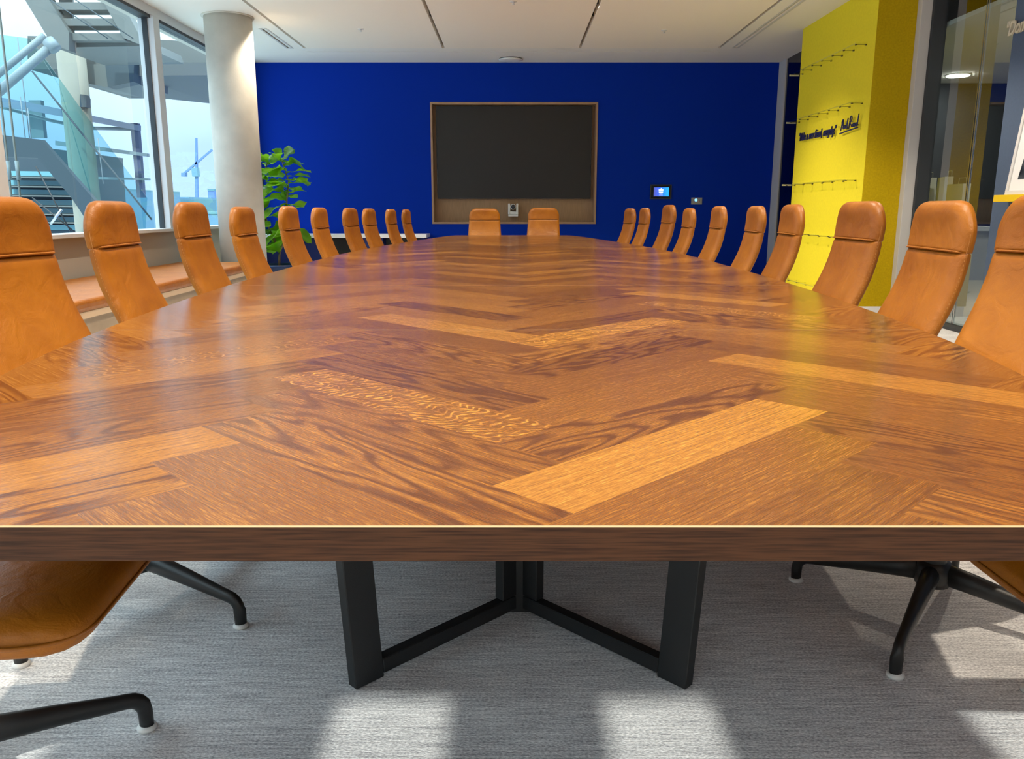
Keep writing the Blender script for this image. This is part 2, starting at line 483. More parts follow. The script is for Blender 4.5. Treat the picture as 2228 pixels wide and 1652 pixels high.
# ceiling: centre panels between dark slots, plain soffit around
sl = 0.019
c_ = MB()
xs = [-2.765, -0.915, 0.905, 2.765]
for a, b in ((xs[0] + sl, xs[1] - sl), (xs[1] + sl, xs[2] - sl), (xs[2] + sl, xs[3] - sl)):
    c_.box(a, b, YB, 11.44, CZ, CZ + 0.1)
struct('ceiling', c_, M_ceil)
s_ = MB()
dl = 0.024
s_.box(XL - 0.2, -2.968 - dl, YB, 11.44, CZ, CZ + 0.1)
s_.box(-2.968 - dl, -2.968 + dl, YB, 10.24, CZ, CZ + 0.1)
s_.box(-2.968 + dl, xs[0] - sl, YB, 11.44, CZ, CZ + 0.1)
s_.box(xs[3] + sl, 2.976 - dl, YB, 11.44, CZ, CZ + 0.1)
s_.box(2.976 - dl, 2.976 + dl, YB, 0.5, CZ, CZ + 0.1)
s_.box(2.976 + dl, XR + 0.3, YB, 11.44, CZ, CZ + 0.1)
s_.box(XL - 0.2, -2.80, 11.44, YF + 0.2, CZ, CZ + 0.1)
s_.box(2.80, XR + 0.3, 11.44, YF + 0.2, CZ, CZ + 0.1)
s_.box(-2.80, 2.80, 11.44, 11.67, CZ, CZ + 0.1)
s_.box(-2.80, 2.80, 11.70, YF + 0.2, CZ, CZ + 0.1)
struct('trim_1', s_, M_soffit).name = 'ceiling_soffit'
struct('trim_2', MB().box(-2.80, 2.80, 11.67, 11.70, CZ + 0.012, CZ + 0.1), M_trim)
# black backing of every slot, and the roof above
b_ = MB()
for x in xs: b_.box(x - 0.06, x + 0.06, YB, 11.46, CZ + 0.10, CZ + 0.13)
b_.box(-3.03, -2.91, YB, 11.46, CZ + 0.10, CZ + 0.13)
b_.box(2.91, 3.04, YB, 11.46, CZ + 0.10, CZ + 0.13)
struct('trim_3', b_, M_dark)
struct('ceiling_roof', MB().box(-4.1, 8.0, YB - 0.1, YF + 0.3, CZ + 0.14, CZ + 0.34), M_shell)

# wall behind the camera, with high slots added to shape sun patches on the carpet
ZT = 0.775 + (0.806 - YB) * SUN_SLOPE
w = MB()
ops = [(-2.1, -0.945), (-0.381, -0.139), (0.203, 0.436), (0.985, 2.1)]
x = XL - 0.2
for a, b in ops:
    w.box(x, a, YB - 0.12, YB, 0, CZ + 0.2)
    w.box(a, b, YB - 0.12, YB, 0, 1.5)
    w.box(a, b, YB - 0.12, YB, ZT, CZ + 0.2)
    x = b
w.box(x, 8.0, YB - 0.12, YB, 0, CZ + 0.2)
struct('wall_front', w, mat('white_wall', (0.86, 0.84, 0.80), 0.8))
for i, (a, b) in enumerate(ops):
    g = MB().box(a, b, YB - 0.07, YB - 0.062, 1.5, ZT)
    struct('window_%d' % (i + 10), g, glass_mat('added_slot_glass_%d' % i, (0.97, 0.98, 0.98), 1.3))  # panes of the added sun slots, out of view

# window wall: low panel, sill, head, mullions and panes
SZ, HZ = 0.865, 3.06
struct('wall_left', MB().box(XL - 0.16, XL - 0.02, YB, YF + 0.2, 0, SZ - 0.03)
       .box(XL - 0.25, XL - 0.04, YB, YF + 0.2, HZ + 0.03, CZ + 0.2), M_grey_panel)
struct('trim_4', MB().box(XL - 0.16, XL + 0.06, YB, YF, SZ - 0.035, SZ), M_frame, bevel=0.004).name = 'window_sill'
struct('trim_5', MB().box(XL - 0.12, XL - 0.0, YB, YF, HZ, HZ + 0.03), M_framed)
struct('trim_6', MB().box(XL - 0.04, XL + 0.015, YB, YF, HZ + 0.03, CZ), M_frame)
mull = [-1.5, 0.55, 3.38, 6.19, 9.22, 12.36]
panes = []
for i, y in enumerate(mull):
    m_ = MB().box(XL - 0.14, XL + 0.03, y - 0.075, y + 0.075, SZ, HZ + 0.03)
    o = struct('trim_%d' % (7 + i), m_, M_frame, bevel=0.004)
    o.name = 'window_mullion'
    for s in (-1, 1):
        k = MB().box(XL - 0.09, XL - 0.035, min(y + s * 0.076, y + s * 0.088), max(y + s * 0.076, y + s * 0.088), SZ, HZ)
        k.build('gasket', M_framed, o)
for i in range(5):
    y0, y1 = mull[i] + 0.083, mull[i + 1] - 0.083
    struct('window_%d' % (i + 1) if i < 4 else 'window_7', MB().box(XL - 0.072, XL - 0.064, y0, y1, SZ, HZ), M_glass)
# dark recessed base rail next to the column
struct('baseboard_left', MB().box(XL - 0.02, XL, YB, YF, 0, 0.09), M_framed)

# right wall
RX = 3.95
GX = 4.06                      # plane of the glass partition
PY0, PY1 = 8.20, 10.27         # yellow pier
PX = 3.48
pier = MB().box(PX, 3.96, PY0 + 0.004, PY1, 0.10, CZ)
struct('wall_pier', pier, M_yellow)
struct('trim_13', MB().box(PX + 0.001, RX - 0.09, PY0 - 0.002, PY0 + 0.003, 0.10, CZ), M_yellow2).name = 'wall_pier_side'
struct('baseboard_right', MB().box(PX + 0.02, RX, PY0 - 0.004, PY1, 0, 0.10), M_whitetop)
struct('trim_14', MB().box(RX - 0.10, RX + 0.0, PY0 - 0.09, PY0 - 0.003, 0, CZ), M_trim, bevel=0.003).name = 'partition_frame'
struct('trim_15', MB().box(RX + 0.0, GX + 0.02, PY0 - 0.13, PY0 - 0.003, 0, CZ), M_framed)
# slate wall and glass partition
struct('wall_right', MB().box(3.90, 4.10, YB, 6.68, 0, CZ + 0.1), M_slate)
JY = 7.36
struct('window_8', MB().box(GX, GX + 0.012, JY + 0.006, PY0 - 0.1, 0.03, CZ), M_glass_in)
struct('window_9', MB().box(GX, GX + 0.012, 6.69, JY - 0.006, 0.03, CZ), M_glass_in)
struct('trim_16', MB().box(GX - 0.008, GX - 0.002, JY - 0.020, JY - 0.008, 0.03, CZ).box(GX - 0.008, GX - 0.002, JY + 0.008, JY + 0.020, 0.03, CZ), M_chrome)
struct('trim_17', MB().box(3.96, 4.10, 6.69, PY0 - 0.1, 0, 0.03), M_framed)
# dark glazed opening between the pier and the blue wall
struct('door_1', MB().box(XR + 0.02, XR + 0.032, PY1, YF - 0.02, 0, CZ), glass_mat('dark_glass', (0.10, 0.11, 0.13), 1.5))
struct('trim_18', MB().box(XR - 0.0, XR + 0.10, 12.20, YF, 0, CZ), M_trim, bevel=0.003).name = 'door_frame'
# the dim rooms beyond the glass
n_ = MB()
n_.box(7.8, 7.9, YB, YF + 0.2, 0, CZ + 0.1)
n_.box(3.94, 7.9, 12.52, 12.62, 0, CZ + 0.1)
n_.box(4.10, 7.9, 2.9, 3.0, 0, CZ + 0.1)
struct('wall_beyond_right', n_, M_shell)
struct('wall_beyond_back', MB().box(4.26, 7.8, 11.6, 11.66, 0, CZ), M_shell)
struct('ceiling_beyond', MB().box(4.10, 7.8, 3.0, 12.5, 2.76, 2.80), M_soffit)

# concrete column
col_o = struct('column', MB().lathe([(0.26, 0), (0.26, CZ)], -3.18, 9.64, 64), M_conc)
tag(col_o, 'round pale concrete column standing before the window wall, lit from above', 'column')
if 'kind' in col_o: del col_o['kind']
MB().lathe([(0.283, CZ - 0.012), (0.283, CZ)], -3.18, 9.64, 64).build('collar', M_conc, col_o)


# ------------------------------------------------------------------ ceiling fixtures
def spot_fixture(x, y, tilt=0):
    t = empty('recessed_spotlight', (x, y, CZ), 0, 'small black spotlight recessed in a dark ceiling slot', 'spotlight', 'spotlights in the ceiling slots')
    MB().lathe([(0.017, 0.03), (0.017, 0.09)], n=16).build('housing', M_black, t)
    ld = bpy.data.lights.new('spot', 'SPOT')
    ld.energy = SPOT_W; ld.spot_size = R(104); ld.spot_blend = 0.5; ld.shadow_soft_size = 0.03
    ld.color = (1.0, 0.86, 0.68)
    lo = bpy.data.objects.new('spot_light', ld); C.objects.link(lo)
    lo.parent = t; lo.location = (0, 0, -0.004)
    if y > 9.5 and x < -2: ld.energy = SPOT_W * 0.45
    if y < 3: ld.energy = SPOT_W * 1.3
    if tilt:                   # swivelled head throwing its beam across the room
        ld.energy = SPOT_W * 2.2; ld.spot_size = R(66); ld.spot_blend = 1.0
        lo.rotation_euler = (0, R(-tilt), 0)


for x in xs:
    for y in (0.6, 2.6, 4.6, 6.8, 9.75):
        if (x > 2 and y > 9) or (abs(x) > 2 and y < 3): continue
        spot_fixture(x, y)
spot_fixture(0.905, 9.2, 41)


def diffuser(x, y0, y1, label):
    t = empty('air_diffuser', (x, (y0 + y1) / 2, CZ), 0, label, 'vent')
    h = (y1 - y0) / 2
    MB().box(-0.048, -0.022, -h - 0.02, h + 0.02, -0.004, 0.004).box(0.022, 0.048, -h - 0.02, h + 0.02, -0.004, 0.004) \
        .box(-0.022, 0.022, h, h + 0.02, -0.004, 0.004).build('frame', M_trim, t)
    MB().box(-0.006, 0.022, -h, h, 0.004, 0.008).build('blade', M_soffit, t)


diffuser(-2.968, 10.24, 11.42, 'short slim linear air vent in the white ceiling near the concrete column')
diffuser(2.976, 0.5, 11.38, 'long slim linear air vent in the white ceiling on the yellow wall side')
t = empty('ceiling_disc', (-0.02, 12.2, CZ), 0, 'round white disc on the ceiling just before the blue wall', 'ceiling speaker')
MB().lathe([(0.0, -0.035), (0.10, -0.034), (0.16, -0.026), (0.175, -0.012)], n=40).build('cover', M_white, t)
MB().lathe([(0.165, -0.012), (0.165, 0.0)], n=40).build('base', M_framed, t)
for (x, y, lb) in ((-1.805, 10.26, 'tiny white sprinkler head in the left ceiling panel'),
                   (1.83, 10.33, 'tiny white sprinkler head in the right ceiling panel'),
                   (0.014, 8.96, 'tiny white sprinkler head in the middle ceiling panel')):
    t = empty('sprinkler_head', (x, y, CZ), 0, lb, 'sprinkler')
    MB().lathe([(0.035, -0.006), (0.038, 0.0)], n=20).build('plate', M_white, t)
    MB().lathe([(0.008, -0.028), (0.008, -0.006)], n=10).lathe([(0.016, -0.032), (0.016, -0.028)], n=12).build('nozzle', M_white, t)

# ------------------------------------------------------------------ conference table
TZ, TT = 0.74, 0.040
wy = [0.806, 0.83, 0.90, 1.02, 1.30, 1.62, 2.09, 2.96, 3.60, 4.40, 5.75, 7.10, 8.00, 8.55, 9.00, 9.50, 10.0, 10.4, 10.62, 10.69, 10.706]
wx = [0.66, 0.74, 0.81, 0.875, 0.965, 1.045, 1.130, 1.222, 1.262, 1.288, 1.302, 1.245, 1.155, 1.085, 1.025, 0.960, 0.885, 0.82, 0.765, 0.72, 0.66]


def pchip(xk, yk, xq):
    xk = np.array(xk); yk = np.array(yk)
    h = np.diff(xk); d = np.diff(yk) / h
    m = np.zeros(len(xk)); m[0] = d[0]; m[-1] = d[-1]
    for i in range(1, len(xk) - 1):
        if d[i - 1] * d[i] > 0:
            w1 = 2 * h[i] + h[i - 1]; w2 = h[i] + 2 * h[i - 1]
            m[i] = (w1 + w2) / (w1 / d[i - 1] + w2 / d[i])
    out = []
    for q in xq:
        i = min(max(int(np.searchsorted(xk, q)) - 1, 0), len(h) - 1)
        s = (q - xk[i]) / h[i]
        out.append((2 * s**3 - 3 * s**2 + 1) * yk[i] + (s**3 - 2 * s**2 + s) * h[i] * m[i] + (-2 * s**3 + 3 * s**2) * yk[i + 1] + (s**3 - s**2) * h[i] * m[i + 1])
    return np.array(out)


yq = sorted(set(list(np.linspace(0.806, 1.3, 22)) + list(np.linspace(1.3, 10.0, 70)) + list(np.linspace(10.0, 10.706, 26))))
xq = pchip(wy, wx, yq)
outline = [(float(x), float(y)) for x, y in zip(xq, yq)] + [(-float(x), float(y)) for x, y in reversed(list(zip(xq, yq)))]
# counter-clockwise seen from above
area = sum(outline[i][0] * outline[(i + 1) % len(outline)][1] - outline[(i + 1) % len(outline)][0] * outline[i][1] for i in range(len(outline)))
if area < 0: outline.reverse()


def clip(poly, cl):
    for i in range(len(cl)):
        a, b = cl[i], cl[(i + 1) % len(cl)]
        ex, ey = b[0] - a[0], b[1] - a[1]
        res = []
        for j in range(len(poly)):
            p, q = poly[j], poly[(j + 1) % len(poly)]
            sp = ex * (p[1] - a[1]) - ey * (p[0] - a[0]); sq = ex * (q[1] - a[1]) - ey * (q[0] - a[0])
            if sp >= 0: res.append(p)
            if sp * sq < 0:
                t_ = sp / (sp - sq); res.append((p[0] + (q[0] - p[0]) * t_, p[1] + (q[1] - p[1]) * t_))
        poly = res
        if len(poly) < 3: return []
    return poly


table = empty('conference_table', (0, 5.756, 0), 0, 'long boat-shaped conference table with a herringbone oak top on black steel frames', 'table')
OY = 5.756
CH = 0.0016                     # chamfer of the rim
inner = []
n = len(outline)
for i in range(n):
    p0, p1, p2 = outline[i - 1], outline[i], outline[(i + 1) % n]
    t_ = Vector((p2[0] - p0[0], p2[1] - p0[1], 0)).normalized()
    inner.append((p1[0] - t_.y * CH, p1[1] + t_.x * CH))

PW = 0.1300; NL = 5; UX, UY = 0.068, 0.842
S2 = math.sqrt(0.5)


def g2w(i, j): return (UX + (i - j) * PW * S2, UY + (i + j) * PW * S2)


special = {(0.29, 1.10): (0.64, 0.0, 0.12), (0.85, 1.36): (0.60, 0.1, 0.0), (-0.19, 2.34): (0.60, 0.0, 0.0), (0.30, 1.33): (0.42, 0.8, 0.0),
           (-0.17, 1.42): (0.44, 0.25, 1.0), (-0.30, 0.93): (0.38, 0.0, 0.0), (-0.49, 0.93): (0.52, 1.0, 0.0), (-0.19, 1.20): (0.43, 0.6, 0.0),
           (0.33, 0.93): (0.39, 0.0, 0.0), (0.45, 0.86): (0.34, 0.2, 0.0), (-0.05, 1.75): (0.44, 0.8, 0.0), (0.75, 1.25): (0.33, 0.0, 0.0),
           (-0.9, 1.22): (0.42, 0.2, 0.0), (0.12, 2.7): (0.38, 0, 0)}
bricks = []
done = set()
for i in range(-30, 75):
    for j in range(-30, 75):
        k = (i - j) % (2 * NL)
        if k == 0: key = ('h', i, j); rect = (i, i + NL, j, j + 1)
        elif k == 2 * NL - 1: key = ('v', i, j); rect = (i, i + 1, j, j + NL)
        else: continue
        if key in done: continue
        done.add(key)
        a, b, c, d = rect
        quad = [g2w(a, c), g2w(b, c), g2w(b, d), g2w(a, d)]
        poly = clip(quad, inner)
        if not poly: continue
        bricks.append((key[0], rect, quad, poly))
verts, faces, uvs, cols = [], [], [], []
for kind_, rect, quad, poly in bricks:
    cx = sum(p[0] for p in quad) / 4; cy = sum(p[1] for p in quad) / 4
    rnd = random.Random(int(cx * 971) * 7919 + int(cy * 883))
    tone = 0.405 + rnd.uniform(-0.12, 0.12); kd = max(0, rnd.uniform(-0.4, 1.0)); fl = 0.0
    if rnd.random() < 0.10: tone += 0.14
    if rnd.random() < 0.08: fl = 0.8
    for (sx, sy), v_ in special.items():
        gx = ((sx - UX) / S2 + (sy - UY) / S2) / 2 / PW; gy = ((sy - UY) / S2 - (sx - UX) / S2) / 2 / PW
        if rect[0] <= gx < rect[1] and rect[2] <= gy < rect[3]: tone, kd, fl = v_
    ou, ov = rnd.uniform(0, 40), rnd.uniform(0, 40)
    base = len(verts)
    for p in poly:
        verts.append((p[0], p[1] - OY, TZ))
        gx = ((p[0] - UX) + (p[1] - UY)) * S2; gy = ((p[1] - UY) - (p[0] - UX)) * S2
        uvs.append((gx + ou, gy + ov) if kind_ == 'h' else (gy + ou, gx + ov))
        cols.append((tone, kd, fl, 1))
    faces.append(tuple(range(base, base + len(poly))))
me = bpy.data.meshes.new('tabletop')
me.from_pydata(verts, [], faces)
me.uv_layers.new(name='grain')
me.color_attributes.new(name='plank', type='FLOAT_COLOR', domain='CORNER')
vi = [lp.vertex_index for lp in me.loops]
me.uv_layers['grain'].data.foreach_set('uv', [c for i in vi for c in uvs[i]])
me.color_attributes['plank'].data.foreach_set('color', [c for i in vi for c in cols[i]])
me.materials.append(M_wood)
top = bpy.data.objects.new('tabletop', me); C.objects.link(top); top.parent = table
# edge band: chamfer, side and underside
v1 = [(p[0], p[1] - OY, TZ) for p in inner]; v2 = [(p[0], p[1] - OY, TZ - CH) for p in outline]
v3 = [(p[0], p[1] - OY, TZ - TT) for p in outline]; v4 = [(p[0] * 0.97, (p[1] - OY) * 0.985, TZ - TT) for p in outline]
fs = [(i, i + n, (i + 1) % n + n, (i + 1) % n) for i in range(n)]
MB().raw(v1 + v2, fs).build('rim_chamfer', mat('pale_rim_highlight', (0.62, 0.42, 0.24), 0.25), table)  # pale colour paints in the highlight along the table rim
MB().raw(v2 + v3, [(i, i + n, (i + 1) % n + n, (i + 1) % n) for i in range(n)], True).raw(v3, [tuple(range(n - 1, -1, -1))]).build('edge_band', M_edge, table)
for k, y in enumerate((2.233, 3.587, 4.941, 6.295, 7.649, 9.003)):
    x = float(pchip(wy, wx, [y])[0]) - 0.01
    MB().box(-x, x, y - OY - 0.0008, y - OY + 0.0008, TZ - 0.001, TZ + 0.0004).build('joint_line', M_brass, table)


# frames: four bent flat-bar loops meeting in the middle, one set per table section
def frame_loop(cx, cy, ang):
    c, s = math.cos(ang), math.sin(ang)
    t_ = 0.031
    def q(s0, z): return Vector((cx + c * s0, cy + s * s0, z))
    nv = Vector((-s, c, 0)) * t_
    off = nv * -0.5
    top_z = TZ - TT - 0.002
    r0, r1, wl_, hb, lean = 0.002, 0.543, 0.078, 0.048, 0.045
    m = MB()
    m.prism([q(r1 - wl_, 0.002) + off, q(r1, 0.002) + off, q(r1 + lean, top_z) + off, q(r1 - wl_ + lean, top_z) + off], nv)
    m.prism([q(r0, 0.010) + off, q(r1 - wl_, 0.010) + off, q(r1 - wl_ + lean * 0.06, hb) + off, q(r0, hb) + off], nv)
    m.prism([q(r0, 0.050) + off, q(r0 + 0.075, 0.050) + off, q(r0 + 0.075, top_z) + off, q(r0, top_z) + off], nv)
    m.prism([q(r0, top_z - 0.03) + off, q(r1 + lean - wl_, top_z - 0.03) + off, q(r1 + lean - wl_, top_z) + off, q(r0, top_z) + off], nv)
    return m


for cy, angs in ((2.035, (225, 315)), (5.76, (225, 315, 45, 135)), (9.48, (45, 135))):
    MB().box(-0.011, 0.051, cy - OY - 0.031, cy - OY + 0.031, 0.0, TZ - TT - 0.002).build('post', M_black2, table, bevel=0.002, seg=1)
    for a in angs:
        frame_loop(0.02, cy - OY, R(a)).build('leg_frame', M_black2, table, bevel=0.002, seg=1)


# ------------------------------------------------------------------ leather chairs
def superpad(prof, widths, thick, corner_top, corner_bot, nu=26, nv=28, back_t=0.012, roll=0.048, low_roll=None):
    """upholstered pad along a side profile.
    prof(s)->(y,z,ny,nz) for s in 0..1; widths(s) half width; front bulges by thick"""
    L_ = 0.0
    pts = [prof(i / 60) for i in range(61)]
    for i in range(60): L_ += math.hypot(pts[i + 1][0] - pts[i][0], pts[i + 1][1] - pts[i][1])
    vs_, fs = [], []

    def svals():
        out = []
        for i in range(nv + 1):
            t_ = i / nv
            out.append(0.5 - 0.5 * math.cos(PI * t_))
        return out
    S = svals()
    for side in (1, -1):
        for s in S:
            y, z, ny, nz = prof(s)
            d_top = (1 - s) * L_; d_bot = s * L_
            hw = widths(s)
            if d_top < corner_top: hw -= corner_top - math.sqrt(max(0, corner_top**2 - (corner_top - d_top)**2))
            if d_bot < corner_bot: hw -= corner_bot - math.sqrt(max(0, corner_bot**2 - (corner_bot - d_bot)**2))
            # edge softness along s
            er = thick if side == 1 else back_t
            dv = min(d_top, d_bot)
            rv = er * 1.6
            if low_roll and d_bot < d_top: rv = low_roll
            fv = 1.0 if dv > rv else math.sqrt(max(0.0, 1 - (1 - dv / rv)**2))
            for k in range(nu + 1):
                u = -math.cos(PI * k / nu)
                x = u * hw
                du = (1 - abs(u)) * hw
                ru = roll if side == 1 else er * 1.2
                fu = 1.0 if du > ru else math.sqrt(max(0.0, 1 - (1 - du / ru)**2)) ** 0.8
                crown = 0.010 * (1 - u * u) if side == 1 else 0
                o = side * er * fu * fv + crown * fv
                vs_.append((x, y + ny * o, z + nz * o))
    row = nu + 1; block = (nv + 1) * row
    for i in range(nv):
        for k in range(nu):
            a = i * row + k
            fs.append((a, a + row, a + row + 1, a + 1))
            b = block + a
            fs.append((b, b + 1, b + row + 1, b + row))
    return vs_, fs


# side profile of the seat shell: y (forward positive) and z, from the seat front to the top
PB = [(-0.135, 0.50), (-0.185, 0.60), (-0.232, 0.70), (-0.272, 0.79), (-0.297, 0.87), (-0.312, 0.95), (-0.318, 1.02), (-0.314, 1.10)]


def curve(P):
    P = [Vector((p[0], p[1])) for p in P]
    n_ = len(P) - 1

    def f(s):
        t_ = min(max(s, 0), 1) * n_; i = min(int(t_), n_ - 1); t_ -= i
        p0 = P[max(i - 1, 0)]; p1 = P[i]; p2 = P[i + 1]; p3 = P[min(i + 2, n_)]
        p = 0.5 * ((2 * p1) + (p2 - p0) * t_ + (2 * p0 - 5 * p1 + 4 * p2 - p3) * t_ * t_ + (3 * p1 - p0 - 3 * p2 + p3) * t_**3)
        d = 0.5 * ((p2 - p0) + (4 * p0 - 10 * p1 + 8 * p2 - 2 * p3) * t_ + (9 * p1 - 3 * p0 - 9 * p2 + 3 * p3) * t_ * t_)
        d.normalize()
        return (p.x, p.y, d.y, -d.x)       # normal towards the sitter
    return f


low = curve(PB[:6])
up_ = curve(PB[4:])


def upper_prof(s):                 # head part starts a little above PB[5]
    return up_(0.30 + 0.70 * s)


def low_prof(s): return low(s * 0.995)


def make_chair():
    t = empty('conference_chair')
    # lower back
    v, f = superpad(low_prof, lambda s: 0.236 - 0.028 * s, 0.026, 0.012, 0.02, back_t=0.016)
    o = MB().raw(v, f, True).build('backrest', M_leather, t)
    v, f = superpad(upper_prof, lambda s: 0.2085 + 0.004 * math.sin(PI * min(1, s * 1.2)) - 0.006 * s, 0.0285, 0.098, 0.004, back_t=0.018, low_roll=0.007)
    hd = MB().raw(v, f, True).build('headrest', M_leather, t)
    # fold with a little loop where head part and back meet
    y, z, ny, nz = upper_prof(0.0)
    pts = []
    for k in range(21):
        u = -1 + k / 10
        e_ = max(0, abs(u) - 0.86) / 0.14
        d = 0.0265 + 0.010 * (1 - u * u) - 0.022 * e_ ** 2
        pts.append((u * 0.204, y + ny * d, z + nz * d + 0.002))
    MB().tube(pts, 0.0036, 8).build('fold_seam', M_leather_edge, t)
    # stitching along both side edges
    for s_ in (-1, 1):
        st = MB()
        for pf, w0, w1, ns in ((low_prof, 0.236, 0.208, 34), (upper_prof, 0.2085, 0.208, 9)):
            for k in range(ns):
                sv = (k + 0.5) / ns * (0.96 if pf is low_prof else 0.40)
                y, z, ny, nz = pf(sv)
                x = s_ * (w0 + (w1 - w0) * sv + 0.0005)
                st.box(x - 0.0010, x + 0.0008, y - 0.0010 + ny * 0.006, y + 0.0010 + ny * 0.006, z - 0.0030 + nz * 0.006, z + 0.0030 + nz * 0.006)
        st.build('stitching', M_stitch, t)
    # shell curve below the back and the seat
    v, f = superpad(curve([(0.365, 0.428), (0.25, 0.452), (0.10, 0.448), (0.0, 0.440), (-0.07, 0.444), (-0.115, 0.470), (-0.142, 0.515)]),
                    lambda s: 0.242, 0.030, 0.012, 0.12, back_t=0.036)
    # the pad runs front to back: the front is s=0
    seat = MB().raw(v, [tuple(q) for q in f], True).build('seat', M_leather, t)
    band = MB()
    pts = []
    for a in range(0, 10):
        an = a / 9 * PI / 2
        pts.append((-0.242 + 0.12 - 0.12 * math.cos(an), 0.365 - 0.12 + 0.12 * math.sin(an), 0.440))
    full = [(-0.243, -0.06, 0.455)] + [(-0.243, 0.05, 0.457)] + pts + [(-p[0], p[1], p[2]) for p in reversed(pts)] + [(0.243, 0.05, 0.457), (0.243, -0.06, 0.455)]
    full = [(p[0] * 1.0, p[1] * 1.0 + (0.001 if p[1] > 0.1 else 0), min(0.452, 0.431 + (0.365 - p[1]) * 0.19)) for p in full]
    band.tube(full, 0.0034, 6).build('piping', M_leather_edge, seat)
    # black base
    MB().lathe([(0.030, 0.10), (0.030, 0.20), (0.019, 0.21), (0.019, 0.375)], n=24).build('column', M_black, t)
    MB().box(-0.09, 0.09, -0.10, 0.12, 0.375, 0.41).build('seat_bracket', M_black, t, bevel=0.01)
    MB().lathe([(0.0, 0.094), (0.042, 0.098), (0.046, 0.125), (0.040, 0.160), (0.0, 0.165)], n=24).build('hub', M_black, t)
    for k in range(4):
        a = R(45 + 90 * k); d = Vector((math.cos(a), math.sin(a), 0))
        path, rad = [], []
        for rr, zz, ra in ((0.02, 0.132, 0.030), (0.10, 0.120, 0.027), (0.20, 0.102, 0.022), (0.295, 0.083, 0.0175), (0.318, 0.079, 0.0168),
                           (0.332, 0.0755, 0.0166), (0.343, 0.0685, 0.0166), (0.350, 0.058, 0.0165), (0.353, 0.046, 0.0163), (0.354, 0.035, 0.0158), (0.354, 0.009, 0.0150)):
            path.append(d * rr + Vector((0, 0, zz))); rad.append(ra)
        lg = MB().tube(path, rad, 14, flat=0.78).build('leg', M_black, t)
        g = MB().lathe([(0.0195, 0.0), (0.0205, 0.005), (0.0175, 0.010)], d.x * 0.354, d.y * 0.354, n=18)
        g.build('glide', M_glide, lg)
    return t


chair0 = make_chair()
first = [True]
TOPY = -0.30                     # the top of the back stands this far behind the hub


def place_chair(xt, yt, phi, side, ztop, label, group, base_rot=0.0):
    """xt,yt: where the top of the back stands. side -1 window side, 1 yellow wall side, 0 far end"""
    o = chair0 if first[0] else copy_tree(chair0)
    first[0] = False
    if side == 0:
        f = Vector((0, -1, 0)); f.rotate(Matrix.Rotation(R(phi), 3, 'Z'))
    else:
        a = R(phi)
        f = Vector((-side * math.cos(a), -math.sin(a), 0))
    hub = Vector((xt, yt, 0)) + f * (-TOPY)
    o.location = hub
    rz = math.atan2(f.y, f.x) - PI / 2
    o.rotation_euler = (0, 0, rz)
    k = ztop / 1.112
    o.scale = (1, 1, k)
    if base_rot:
        for ch in o.children:
            if ch.name.startswith('leg'): ch.rotation_euler = (0, 0, R(base_rot))
    o['label'] = label; o['category'] = 'chair'; o['group'] = group
    return o


GL, GR, GF = 'chairs along the window side', 'chairs along the yellow wall side', 'chairs at the far end'
left = [(-1.336, 1.249, -5, 1.10, 'nearest tan leather chair at lower left, only its seat and black base in view'),
        (-1.332, 2.112, 8, 1.115, 'tan leather chair cut by the left edge of the photo'),
        (-1.392, 2.88, -6, 1.111, 'tan leather chair standing before the widest window pane'),
        (-1.447, 3.74, -4, 1.115, 'tan leather chair just left of the window mullion, in front of the bench end'),
        (-1.471, 4.52, -3, 1.097, 'tan leather chair standing right in front of the concrete column'),
        (-1.478, 5.48, -1, 1.103, 'tan leather chair in front of the potted fig'),
        (-1.460, 6.28, 0, 1.097, 'tan leather chair next beyond the one by the fig, before the white sideboard'),
        (-1.414, 7.24, 4, 1.094, 'fourth tan leather chair from the far end on the window side'),
        (-1.349, 7.82, 4, 1.091, 'third tan leather chair from the far end on the window side'),
        (-1.260, 8.62, 3, 1.085, 'second-last tan leather chair on the window side'),
        (-1.187, 9.30, 2, 1.082, 'last small tan leather chair at the right end of the white sideboard')]
right = [(1.248, 8.77, 5, 1.093, 'farthest tan leather chair on the right side of the table'),
         (1.306, 8.15, 1, 1.097, 'narrow second-farthest tan leather chair on the right, overlapping the farthest'),
         (1.398, 7.38, 2, 1.122, 'tan leather chair below the touch panel, taller than its neighbours'),
         (1.443, 6.74, -2, 1.092, 'tan leather chair just left of the small wall plate'),
         (1.474, 5.90, -3, 1.105, 'tan leather chair just right of the small wall plate'),
         (1.474, 5.00, -5, 1.103, 'tan leather chair at the right end of the blue wall'),
         (1.468, 4.34, -6, 1.108, 'tan leather chair before the left part of the yellow wall'),
         (1.429, 3.40, 0, 1.115, 'brownish leather chair before the corner of the yellow pier'),
         (1.361, 2.62, -5, 1.109, 'bright tan leather chair before the glass partition'),
         (1.402, 2.067, 17, 1.125, 'large leather chair on the right, its back cut by the edge of the photo'),
        (1.53, 1.29, 0, 1.11, 'leather chair at lower right, only a corner of its seat in view under the table')]
for k, (x, y, p, z, lb) in enumerate(left): place_chair(x, y, p, -1, z, lb, GL, [-9.4, 29.5, 20, 5, -15, 9, 0, 14, -6, 3, 11][k])
for k, (x, y, p, z, lb) in enumerate(right): place_chair(x, y, p, 1, z, lb, GR, [4, -9, 12, 3, -14, 8, 0, -5, 16, -10, 54][k])
place_chair(-0.372, 11.12, 2, 0, 1.095, 'tan leather chair at the far table end, left of the two below the screen', GF)
place_chair(0.428, 11.12, -3, 0, 1.105, 'creased tan leather chair at the far table end, right of the two below the screen', GF)

